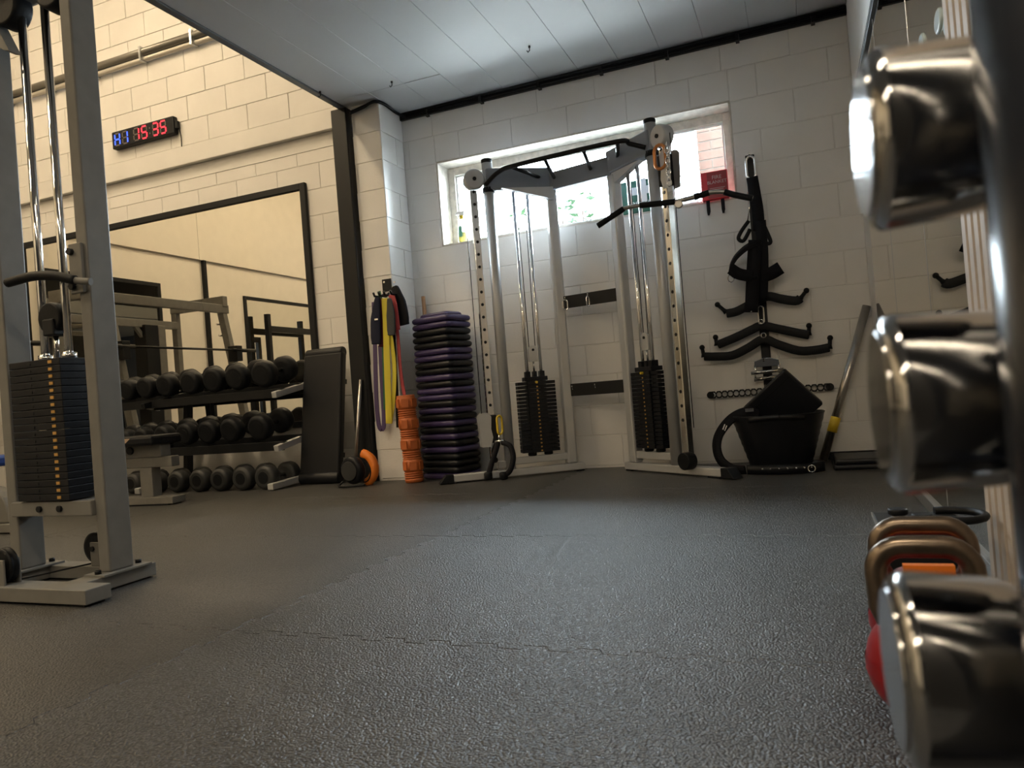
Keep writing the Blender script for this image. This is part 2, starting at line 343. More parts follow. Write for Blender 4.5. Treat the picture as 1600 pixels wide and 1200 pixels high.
block_cache = {}
def block_mesh(wd, ht):
    k = (round(wd, 3), round(ht, 3))
    if k not in block_cache:
        h = .0022; a, b = wd/2-.0024, ht/2-.0024
        vs = [(-a, .02, -b), (a, .02, -b), (a, .02, b), (-a, .02, b), (-a, .0035, -b), (a, .0035, -b), (a, .0035, b), (-a, .0035, b),
              (-a+h, 0, -b+h), (a-h, 0, -b+h), (a-h, 0, b-h), (-a+h, 0, b-h)]
        fs = [(8, 9, 10, 11)]+[(i, (i+1) % 4, 4+(i+1) % 4, 4+i) for i in range(4)]+[(4+i, 4+(i+1) % 4, 8+(i+1) % 4, 8+i) for i in range(4)]
        block_cache[k] = MB().add(vs, fs).mesh('block', M['paint'])
    return block_cache[k]
def blocks(parent, x0, x1, z0, z1, y, holes=(), rz=0, hide=(), zoff=BZ, xoff=0, org=(0, 0)):
    # courses of blocks on a plane facing -y (rz = 0); with rz = 90 degrees the plane faces +x and x runs along y
    k = math.floor((z0-zoff)/.225)
    while zoff+k*.225 < z1-.001:
        a, b = max(z0, zoff+k*.225), min(z1, zoff+(k+1)*.225)
        x = x0-((x0-xoff-(.225 if k % 2 else 0)) % .45)
        while x < x1-.001:
            p, q = max(x, x0), min(x+.45, x1); x += .45
            segs = [(p, q, a, b)]
            for (hx0, hx1, hz0, hz1) in holes:
                ns = []
                for (p_, q_, a_, b_) in segs:
                    if q_ <= hx0 or p_ >= hx1 or b_ <= hz0 or a_ >= hz1: ns.append((p_, q_, a_, b_)); continue
                    if p_ < hx0: ns.append((p_, hx0, a_, b_))
                    if q_ > hx1: ns.append((hx1, q_, a_, b_))
                    pp, qq = max(p_, hx0), min(q_, hx1)
                    if a_ < hz0: ns.append((pp, qq, a_, hz0))
                    if b_ > hz1: ns.append((pp, qq, hz1, b_))
                segs = ns
            for (p_, q_, a_, b_) in segs:
                if q_-p_ < .03 or b_-a_ < .02: continue
                if any(p_ >= h[0] and q_ <= h[1] and a_ >= h[2] and b_ <= h[3] for h in hide): continue
                o = bpy.data.objects.new('block', block_mesh(q_-p_, b_-a_)); COL.objects.link(o); o.parent = parent
                cx, cz = (p_+q_)/2, (a_+b_)/2; dy = random.uniform(-.001, .001)
                if rz == 0: o.location = (cx, y+dy, cz)
                else: o.location = (y-dy, cx, cz); o.rotation_euler = (0, 0, R(90))
        k += 1
# back wall under the mezzanine, with the window opening
D = .26
wb = MB(); j0 = .0045
wb.bb((PX1-.02, j0, -.1), (WX0, D, ZC)).bb((WX1, j0, -.1), (XR+.2, D, ZC)).bb((WX0, j0, -.1), (WX1, D, WZ0)).bb((WX0, j0, WZ1), (WX1, D, ZC))
wall_back = struct(wb.build('wall_back', M['joint']))
blocks(wall_back, PX1, XR, 0, ZC, 0, holes=[(WX0, WX1, WZ0, WZ1)], xoff=.08)
# plain reveals of the window
rv = MB(); rv.bb((WX0-.001, .001, WZ0), (WX0+.012, D, WZ1)).bb((WX1-.012, .001, WZ0), (WX1+.001, D, WZ1)).bb((WX0, .001, WZ1-.012), (WX1, D, WZ1+.001)).bb((WX0, .001, WZ0-.001), (WX1, D, WZ0+.012))
rv.build('reveal', M['window_wood'], wall_back)
# pilaster
pil = struct(MB().bb((PX0+.006, PY+.006, -.1), (PX1-.006, .2, ZC)).build('wall_pilaster', M['joint']))
blocks(pil, PX0, PX1, 0, ZC, PY, xoff=PX1-.225)
blocks(pil, PY, 0, 0, ZC, PX1, rz=90, xoff=PY)
# hall wall, left of the pilaster
wall_hall = struct(MB().bb((XL-.2, j0, -.1), (PX0, D, 3.0)).build('wall_hall', M['joint']))
MX0, MX1, MZ0, MZ1 = -7.5, -3.87, .45, 2.56
blocks(wall_hall, XL, PX0, 0, 2.83, 0, hide=[(MX0+.03, MX1-.03, 0, MZ1-.03)], xoff=.1)
MB().bb((XL, -.004, 2.83), (PX0, .02, 2.95)).build('band', M['paint'], wall_hall)
wall_up = struct(MB().bb((XL-.2, -.05, 2.955), (PX0, D, ZH)).build('wall_hall_upper', M['joint']))
MB().bb((XL, -.062, 2.95), (PX0, -.03, 3.12)).build('ring_beam', M['paint'], wall_up, bevel=.006)
blocks(wall_up, XL, PX0, 3.12, 5.37, -.058, xoff=.1, zoff=3.12)
MB().bb((XL, -.056, 5.37), (PX0, -.03, ZH)).build('upper_band', M['paint'], wall_up)
struct(MB().bb((PX0, .0, ZC+.2), (XR+.2, D, ZH)).build('wall_back_upper', M['plaster']))
# right, left and front walls, hall ceiling
struct(MB().bb((XR, -4.63, -.1), (XR+.2, .2, ZH)).build('wall_right', M['paint']))
struct(MB().bb((XR, YB-.2, -.1), (XR+.2, -4.63, ZH)).build('wall_right_rear', M['charcoal']))
wall_left = struct(MB().bb((XL-.2, YB-.2, -.1), (XL, .2, 3.02)).bb((XL-.2, YB-.2, 3.02), (XL+.04, .2, ZH)).build('wall_left', M['plaster']))
struct(MB().bb((XL-.2, YB-.2, -.1), (-3.2, YB, ZH)).build('wall_front', M['plaster']))
struct(MB().bb((-3.2, YB-.2, -.1), (XR+.2, YB, ZH)).build('wall_front_right', M['charcoal']))
struct(MB().bb((XL-.2, YB-.2, ZH), (XR+.2, .3, ZH+.2)).build('ceiling_hall', M['plaster']))
# mezzanine: long boards with joints, edge fascia
XE = -3.235
mez = struct(MB().bb((XE+.02, YB, ZC+.012), (XR, 0, ZC+.22)).build('ceiling', M['ceil_edge']))
pw = .2995
ci = MB(); h = .002
def plank_mesh(wd, ln):
    a, b = wd/2-.0003, ln/2
    vs = [(-a, -b, .012), (a, -b, .012), (a, b, .012), (-a, b, .012), (-a, -b, .004), (a, -b, .004), (a, b, .004), (-a, b, .004), (-a+h, -b+h, 0), (a-h, -b+h, 0), (a-h, b-h, 0), (-a+h, b-h, 0)]
    return MB().add(vs, [(8, 9, 10, 11), (0, 1, 2, 3)]+[(i, (i+1) % 4, 4+(i+1) % 4, 4+i) for i in range(4)]+[(4+i, 4+(i+1) % 4, 8+(i+1) % 4, 8+i) for i in range(4)]).mesh('board', M['ceil'])
npl = 12; pw = (XR-XE-.05)/npl
pm1 = plank_mesh(pw, -YB-.5-.004); pm2 = plank_mesh(pw, .5-.004); pm3 = plank_mesh(pw, -YB)
for i in range(npl):
    for me, cy in (((pm1, (YB-.5)/2), (pm2, -.25)) if i < 3 else ((pm3, YB/2),)):
        o = bpy.data.objects.new('board', me); COL.objects.link(o); o.parent = mez; o.location = (XE+.05+pw*(i+.5), cy, ZC+random.uniform(0, .002))
MB().bb((XE, YB, ZC-.012), (XE+.05, 0, ZC+.24)).build('fascia', M['ceil_edge'], mez, bevel=.004)
for px, py in ((827, 72), (612, 127), (500, 143)):
    p = WZ(px, py, ZC)
    MB().cyl(p, p-Vector((0, 0, .012)), .008, n=8).tube([p-Vector((0, 0, .01)), p-Vector((0, 0, .03)), p-Vector((.012, 0, .04)), p-Vector((.02, 0, .028))], .003, 6).build('hook', M['black_satin'], mez)
# dark cable trunk and cables along the top of the back wall
tk = struct(MB().bb((PX1+.0, -.03, ZC-.062), (XR-.001, 0, ZC-.004)).build('trim_1', M['black_satin'], bevel=.004))
MB().tube([(PX1+.02, -.045, ZC-.02), (XR-.01, -.045, ZC-.02)], .011, 8).build('cable', M['rubber'], tk)
MB().tube([(PX1+.02, -.038, ZC-.046), (XR-.01, -.038, ZC-.046)], .008, 8).build('cable', M['rubber'], tk)
for i in range(7):
    x = PX1+.25+i*.48
    MB().bb((x-.012, -.06, ZC-.075), (x+.012, 0, ZC-.03)).build('clip', M['black_steel'], tk)
cb = MB()
for k_, r_ in ((0, .012), (1, .009)):
    cb.tube(smooth_path([(-3.13, -.37-.02*k_, ZC-.05-.02*k_), (-3.0, -.372-.02*k_, ZC-.03-.02*k_), (PX1-.02, -.375-.01*k_, ZC-.018), (PX1+.02, -.30, ZC-.018), (PX1+.025, -.12, ZC-.03), (PX1+.06, -.03, ZC-.045)], 5), r_, 8)
tag(cb.build('cable_run', M['rubber']), 'black cables bending round the block pilaster just under the ceiling', 'cable')
# baseboard like dark rubber upstand behind the tub
struct(MB().bb((.1, -.03, 0), (XR-.001, -.001, .05)).build('baseboard_back', M['black_satin']))

# window
fy = .2
win = struct(MB().bb((WX0+.012, fy-.02, WZ0+.012), (WX0+.07, fy+.05, WZ1-.012)).bb((WX1-.07, fy-.02, WZ0+.012), (WX1-.012, fy+.05, WZ1-.012))
             .bb((WX0+.07, fy-.02, WZ1-.075), (WX1-.07, fy+.05, WZ1-.012)).bb((WX0+.07, fy-.02, WZ0+.012), (WX1-.07, fy+.05, WZ0+.055)).build('window_1', M['window_wood'], bevel=.005))
XM = WY(1040, 240, fy).x
MB().bb((XM-.025, fy-.01, WZ0+.055), (XM+.025, fy+.045, WZ1-.075)).build('mullion', M['window_wood'], win, bevel=.004)
for a, b in ((WX0+.07, XM-.025), (XM+.025, WX1-.07)):
    MB().bb((a, fy+.018, WZ0+.055), (b, fy+.024, WZ1-.075)).build('pane', M['glass'], win)
    MB().bb((a, fy+.005, WZ0+.055), (b, fy+.016, WZ0+.07)).bb((a, fy+.005, WZ1-.09), (b, fy+.016, WZ1-.075)).bb((a, fy+.005, WZ0+.07), (a+.012, fy+.016, WZ1-.09)).bb((b-.012, fy+.005, WZ0+.07), (b, fy+.016, WZ1-.09)).build('window_bead', M['white'], win)
# outside: ground, brick wall with pipe, shrubs
struct(MB().bb((-9, .3, -.3), (6, 14, -.05)).build('ground_outside', M['paving']))
bx0, bx1, by = WY(1086, 200, .8).x, .9, .8
bw = struct(MB().bb((bx0+.005, by+.006, -.05), (bx1, by+.3, 3.6)).build('wall_outside', M['mortar']))
bme = MB().bb((-.107, 0, -.032), (.107, .06, .032)).mesh('brick', M['brick']); bhalf = MB().bb((-.051, 0, -.032), (.051, .06, .032)).mesh('brick', M['brick'])
for k in range(20, 40):
    x = bx0+.1125
    if k % 2:
        o = bpy.data.objects.new('brick', bhalf); COL.objects.link(o); o.parent = bw; o.location = (bx0+.056, by+random.uniform(-.002, .002), -.05+.075*k+.037); x += .1125
    while x < .3:
        o = bpy.data.objects.new('brick', bme); COL.objects.link(o); o.parent = bw; o.location = (x, by+random.uniform(-.002, .002), -.05+.075*k+.037); x += .225
xa, xb = WY(1062, 200, .75).x, WY(1082, 200, .75).x
tag(MB().bb((xa, .72, -.05), (xb, .79, 3.2)).build('gate_post', mat('grey_board', (.12, .135, .145), .6), bevel=.005), 'grey board standing outside the window beside the brick wall', 'post')
xp = WY(1066, 250, .6).x
dp = MB().cyl((xp, .62, -.05), (xp, .62, 3.3), .025, n=12)
M['pipe'] = mat('pipe_plastic', (.22, .22, .23), .4)
for z in (1.2, 2.2, 3.0): dp.cyl((xp, .62, z), (xp, .62, z+.05), .032, n=12)
tag(dp.build('downpipe', M['pipe']), 'pale downpipe outside the right hand window pane', 'pipe')
def shrub(loc, top, spread, nl, label):
    t = thing('shrub', label, 'shrub', loc); rnd = random.Random(nl); st = MB(); lf = MB()
    for i in range(9):
        a = rnd.uniform(0, 2*PI); e = Vector((math.cos(a)*spread*rnd.uniform(.2, 1), math.sin(a)*spread*rnd.uniform(.2, .8), top*rnd.uniform(.75, 1)))
        pts = smooth_path([(0, 0, 0), (e.x*.3, e.y*.3, e.z*.55), e], 4); st.tube(pts, .012, 6, rs=[.016-.011*q/(len(pts)-1) for q in range(len(pts))])
        for q in range(nl):
            p = Vector(pts[-1-rnd.randrange(5)])+Vector((rnd.gauss(0, .06), rnd.gauss(0, .06), rnd.gauss(0, .07)))
            d = Vector((rnd.gauss(0, 1), rnd.gauss(0, 1), rnd.gauss(.1, .5))).normalized(); sd = d.cross(Vector((rnd.random(), rnd.random(), rnd.random()))).normalized(); L = rnd.uniform(.08, .14)
            lf.add([p, p+d*L*.45+sd*L*.17, p+d*L, p+d*L*.45-sd*L*.17], [(0, 1, 2, 3)])
    st.build('stem', M['bark'], t); lf.build('leaves', M['leaf'], t, stuff=True)
shrub((-1.87, 1.5, -.05), 2.50, .30, 34, 'leafy green shrub outside the middle of the window')
shrub((-2.40, 1.5, -.05), 2.42, .24, 18, 'smaller green shrub outside, seen behind the left cable tower')

# ------------------------------------------------------------------ black steel column
cx0, cx1, cy0, cy1 = -3.30, -3.16, -.405, -.315
t = thing('steel_column', 'black square steel column carrying the mezzanine edge beside the pilaster', 'column', ((cx0+cx1)/2, (cy0+cy1)/2, 0))
MB().bb((cx0, cy0, .004), (cx1, cy1, ZC-.014)).build('shaft', M['black_steel'], t, bevel=.008, world=True)
MB().bb((cx0-.02, cy0-.02, 0), (cx1+.005, cy1+.005, .006)).build('base_plate', M['black_steel'], t, world=True)

# ------------------------------------------------------------------ left wall mirror (two sheets in a black frame)
def framed_mirror(name, label, a, b, z0, z1, y, fw=.055, seam=None, axis='x', mm=None):
    t = thing(name, label, 'mirror', (a, y, z0) if axis == 'x' else (y, a, z0))
    def bb(m, u0, u1, v0, v1, d0, d1):
        if axis == 'x': m.bb((u0, y-d1, v0), (u1, y-d0, v1))
        else: m.bb((y+d0, u0, v0), (y+d1, u1, v1))
        return m
    f = MB(); e0, e1 = .001, .035
    bb(f, a, a+fw, z0, z1, e0, e1); bb(f, b-fw, b, z0, z1, e0, e1); bb(f, a+fw, b-fw, z1-fw, z1, e0, e1); bb(f, a+fw, b-fw, z0, z0+fw, e0, e1)
    f.build('frame', M['black_satin'], t, world=True, bevel=.003)
    ss = [a+fw]+([seam] if seam else [])+[b-fw]
    for i in range(len(ss)-1):
        bb(MB(), ss[i]+(.0015 if i else 0), ss[i+1]-.0015, z0+fw, z1-fw, .004, .012).build('glass_sheet', mm or M['mirror'], t, world=True)
    return t
framed_mirror('wall_mirror', 'wide black framed wall mirror above the dumbbell rack', MX0, MX1, MZ0, MZ1, 0, seam=-5.11)
# right wall: mirror sheets edge to edge, thin dark head rail, aluminium foot channel
XM0 = XR-.006; ys = [-.41, -1.38, -2.35, -3.07]
t = thing('mirror_panelling', 'tall tinted mirror sheets along the right wall behind the chrome dumbbells', 'mirror', (XM0, -1.8, 0))
for i in range(3):
    MB().bb((XM0, ys[i+1]+.0025, .05), (XR-.001, ys[i]-.0025, 2.25)).build('glass_sheet', M['mirror_grey'], t, world=True)
for y_ in ys[1:3]:
    MB().bb((XM0-.001, y_-.003, .05), (XR-.001, y_+.003, 2.25)).build('joint_strip', M['alu'], t, world=True)
MB().bb((XM0-.012, ys[3], 2.25), (XR-.001, ys[0], 2.30)).build('head_rail', M['black_satin'], t, world=True, bevel=.003)
MB().bb((XM0-.014, ys[3], 2.268), (XM0-.011, ys[0], 2.276)).build('rail_lip', M['alu'], t, world=True)
MB().bb((XM0-.014, ys[3], .0), (XR-.001, ys[0], .05)).build('foot_channel', M['alu'], t, world=True, bevel=.003)
for q, (px, py, lb) in enumerate(((1467, 33, 'upper left'), (1482, 35, 'upper right'), (1441, 70, 'lowest'))):  # three pale bluish ovals on the mirror face
    p = WX(px, py, XM0); o = MB().lathe((XM0, p.y, p.z), (-1, 0, 0), [(0, .033), (.003, .033), (.006, .028)], 20).build('round_disc', M['disc_pale'])
    o.data.transform(Matrix.Translation((0, -p.y, 0))); o.data.transform(Matrix.Scale(1.5, 4, (0, 1, 0))); o.data.transform(Matrix.Translation((0, p.y, 0)))
    tag(recenter(o, (XM0, p.y, p.z)), 'pale round disc on the tinted mirror, %s of the three' % lb, 'disc')
# slat panelling
sy0, sy1 = -3.085, -4.62; pitch = .070
t = thing('slat_panelling', 'pale wooden slat panelling on the right wall beyond the dumbbell stand', 'panelling', (XR, -3.9, 0))
MB().bb((XR-.010, sy1, .02), (XR-.001, sy0, 2.45)).build('backing', M['black_satin'], t, world=True)
sme = None; i = 0
while sy0-pitch*(i+1) > sy1:
    if sme is None:
        o = MB().bb((XR-.028, sy0-.042, .02), (XR-.010, sy0, 2.45)).build('slat', M['wood'], t, world=True)
        sme = o
    else:
        o = sme.copy(); COL.objects.link(o); o.parent = t; o.location = (0, -pitch*i, 0)
    i += 1

# ------------------------------------------------------------------ hall fittings
for i, (x, y) in enumerate(LAMPS):
    t = thing('ceiling_lamp', 'long warm ceiling lamp of the hall, hung above the %s' % ['far left corner', 'wall mirror', 'squat rack', 'cable column', 'left rear floor', 'rear floor'][i], 'lamp', (x, y, 5.45), group='hall ceiling lamps')
    MB().bb((-.14, -.75, .004), (.14, .75, .09)).build('housing', M['white'], t, bevel=.006)
    MB().bb((-.125, -.73, .0), (.125, .73, .004)).build('diffuser', M['lamp'], t)
    MB().cyl((0, -.5, .09), (0, -.5, .55), .006, n=6).build('hanger', M['alu'], t); MB().cyl((0, .5, .09), (0, .5, .55), .006, n=6).build('hanger', M['alu'], t)
for i, (x, y) in enumerate(BATTENS):
    t = thing('ceiling_batten', 'slim warm batten lamp under the mezzanine, %s' % ['above the dumbbell stand', 'behind it and farther from the right wall', 'behind it along the right wall'][i], 'lamp', (x, y, 2.89), group='mezzanine battens')
    MB().bb((-.76, -.035, .004), (.76, .035, .058)).build('housing', M['white'], t, bevel=.004)
    MB().bb((-.74, -.028, .0), (.74, .028, .004)).build('diffuser', M['lamp'], t)
# conduit high on the wall
t = thing('conduit', 'twin steel conduit pipes clipped high along the cream block wall', 'pipe', (-5.8, -.1, 4.05))
MB().tube([(XL+.05, -.105, 4.065), (PX0-.02, -.105, 4.065)], .036, 12).build('pipe', mat('grey_conduit', (.22, .21, .19), .35, metal=.5), t, world=True)
MB().tube([(XL+.05, -.088, 4.005), (PX0-.02, -.088, 4.005)], .024, 12).build('pipe', mat('pale_conduit', (.6, .56, .5), .4, metal=.2), t, world=True)
for i in range(8):
    x = -8.0+i*.62
    MB().bb((x-.012, -.145, 3.975), (x+.012, -.0626, 4.108)).build('clip', M['alu'], t, world=True)
# LED timer
p0 = WY(184, 228, -.075); p1 = WY(272, 208, -.075); tx0, tx1 = -5.98, -5.20; tz = 3.315; ty = -.115
t = thing('wall_timer', 'black LED interval timer with blue and red digits on the cream wall', 'clock', ((tx0+tx1)/2, -.06, tz))
MB().bb((tx0, ty, tz-.083), (tx1, -.0585, tz+.083)).build('case', M['black_satin'], t, bevel=.012, world=True)
MB().bb((tx1, ty+.012, tz-.035), (tx1+.03, -.065, tz+.035)).build('end_knob', M['black_satin'], t, bevel=.006, world=True)
MB().tube(smooth_path([(tx1+.025, -.075, tz-.03), (tx1+.035, -.07, tz-.10), (tx1+.03, -.066, tz-.2)], 4), .004, 6).build('lead', M['rubber'], t, world=True)
SEG = {'H': 'bcefg', '1': 'bc', '5': 'acdfg', '3': 'abcdg'}
dx = tx0+.075; off = MB()
yy = ty-.0015
def digit(ch, x, lit):
    wd, ht, s_ = .062, .112, .013
    boxes = {'a': (x, tz+ht/2, wd-.014, s_), 'd': (x, tz-ht/2, wd-.014, s_), 'g': (x, tz, wd-.014, s_), 'f': (x-wd/2, tz+ht/4, s_, ht/2-.014), 'b': (x+wd/2, tz+ht/4, s_, ht/2-.014), 'e': (x-wd/2, tz-ht/4, s_, ht/2-.014), 'c': (x+wd/2, tz-ht/4, s_, ht/2-.014)}
    for k, (bx, bz, a, b) in boxes.items(): (lit if k in SEG[ch] else off).box((bx, yy, bz), (a, .003, b))
for ch, x, mk in (('H', dx, 'led_blue'), ('1', dx+.100, 'led_blue'), ('1', dx+.245, 'led_red'), ('5', dx+.345, 'led_red'), ('3', dx+.485, 'led_red'), ('5', dx+.580, 'led_red')):
    lit = MB(); digit(ch, x, lit)
    lit.build('lit_digit', M[mk], t, world=True)['label'] = ('blue' if mk == 'led_blue' else 'red')+' lit character '+ch
for z in (-.025, .025): off.box((dx+.415, yy, tz+z), (.012, .003, .014))
off.build('unlit_segment', M['led_off'], t, world=True, stuff=True)

# ------------------------------------------------------------------ silver cable column at the left
S = M['silver_old']
t = thing('cable_column', 'grey steel cable machine with black weight stack near the left edge', 'gym machine', (-2.7, -3.3, 0))
def P(name, mb, m, bevel=0, parent=None): return mb.build(name, m, parent or t, bevel=bevel, world=True)
P('foot_beam', MB().bb((-3.35, -3.565, .008), (-2.285, -3.465, .058)), S, .003)
for x in (-2.51, -2.99):
    P('side_beam', MB().bb((x, -3.465, .006), (x+.10, -3.16, .056)), S, .003)
P('rear_beam', MB().bb((-2.89, -3.25, .006), (-2.51, -3.17, .056)), S, .003)
for x in (-2.335, -3.25): P('foot_pad', MB().bb((x-.05, -3.555, 0), (x+.03, -3.475, .008)), M['rubber'])
for x in (-2.46, -2.94): P('foot_pad', MB().bb((x-.03, -3.24, 0), (x+.03, -3.17, .006)), M['rubber'])
for x in (-2.475, -2.955):
    post = P('upright', MB().bb((x, -3.355, .064), (x+.055, -3.25, 2.30)), S, .006)
    P('foot_plate', MB().bb((x-.025, -3.40, .056), (x+.08, -3.19, .064)), S, .001)
    for y_ in (-3.385, -3.21): P('bolt', MB().cyl((x+.03, y_, .064), (x+.03, y_, .078), .012, n=6), M['black_steel'])
# curved inner gussets, top beam
def gusset(x, sgn):
    pts = [(0, 0)]+[(.11*(1-math.sin(R(a))), .20*(1-math.cos(R(a)))-.20) for a in range(0, 91, 15)]
    m = MB().prism([(sgn*a, b) for a, b in pts], (x, -3.335, 2.30), (1, 0, 0), (0, 0, 1), -.05); return m
P('gusset', gusset(-2.90, 1), S)
P('top_beam', MB().bb((-3.02, -3.36, 2.30), (-2.40, -3.24, 2.40)), S, .02)
P('lower_beam', MB().bb((-2.905, -3.375, .276), (-2.47, -3.27, .332)), S, .004)
for x in (-2.74, -2.63): P('bolt', MB().cyl((x, -3.375, .305), (x, -3.385, .305), .012, n=8), M['black_steel'])
for x in (-2.80, -2.545):
    P('pulley', MB().ccyl((x, -3.345, 2.275), (x, -3.265, 2.275), .075, .01), M['rubber'])
for x in (-2.752, -2.622):
    P('guide_rod', MB().cyl((x, -3.30, .30), (x, -3.30, 2.31), .0155, n=16), M['chrome'])
# weight stack
x0, x1 = -2.845, -2.565
for i in range(20):
    z = .336+i*.0268
    P('weight_plate', MB().bb((x0, -3.385, z), (x1, -3.215, z+.0252)), M['plate'], .0022)
tg = MB()
for i in range(20):
    z = .336+i*.0268+.0126; tg.box((-2.617, -3.386, z), (.019, .003, .011))
o = P('number_tag', tg, M['gold']); o['kind'] = 'stuff'; o['label'] = 'column of small brass number tags'
hl = MB()
for i in range(20):
    z = .336+i*.0268+.0126; hl.cyl((-2.728, -3.384, z), (-2.728, -3.3875, z), .006, n=8)
P('selector_hole', hl, M['black_satin'])['kind'] = 'stuff'
for x in (-2.752, -2.622): P('collar', MB().cyl((x, -3.30, .872), (x, -3.30, .895), .027, n=16), M['chrome'])
P('lift_rod', MB().cyl((-2.688, -3.30, .87), (-2.688, -3.30, .985), .010, n=12), M['chrome'])
P('stack_pulley', MB().ccyl((-2.69, -3.325, 1.035), (-2.69, -3.285, 1.035), .062, .008), M['rubber'])
P('pulley_bracket', MB().bb((-2.715, -3.335, .965), (-2.655, -3.27, 1.03)), M['black_satin'], .006)
# low pulleys with brackets and cable
for (x, y, r_, zc) in ((-2.650, -3.215, .060, .125), (-2.755, -3.515, .064, .125)):
    w_ = P('wheel', MB().lathe((x, y-.016, zc), (0, 1, 0), [(0, r_-.012), (.001, r_), (.008, r_), (.016, r_-.008), (.024, r_), (.031, r_), (.032, r_-.012)], 28), M['rubber'])
    P('wheel_bracket', MB().bb((x-.005, y-.032, .056), (x+.045, y-.024, .150)).bb((x-.005, y+.024, .056), (x+.045, y+.032, .150)), S, .003)
    P('axle', MB().cyl((x+.012, y-.04, zc), (x+.012, y+.036, zc), .010, n=8), M['black_steel'])
P('cable', MB().tube([(-2.650, -3.215, .066), (-2.755, -3.515, .062)], .0035, 6), M['black_satin'])
# dip style handle on a bracket
P('bracket', MB().bb((-2.50, -3.37, 1.10), (-2.435, -3.355, 1.285)), S, .003)
for z in (1.125, 1.255): P('bolt', MB().cyl((-2.482, -3.37, z), (-2.482, -3.385, z), .013, n=8), M['black_steel'])
hp = smooth_path([WY(142, 440, -3.385), WY(118, 438, -3.40), WY(85, 431, -3.42), WY(50, 432, -3.43), WY(12, 442, -3.44)], 6)
P('handle', MB().tube(hp[:8], .013, 10), S); P('grip', MB().tube(hp[6:], .0175, 12), M['rubber'])

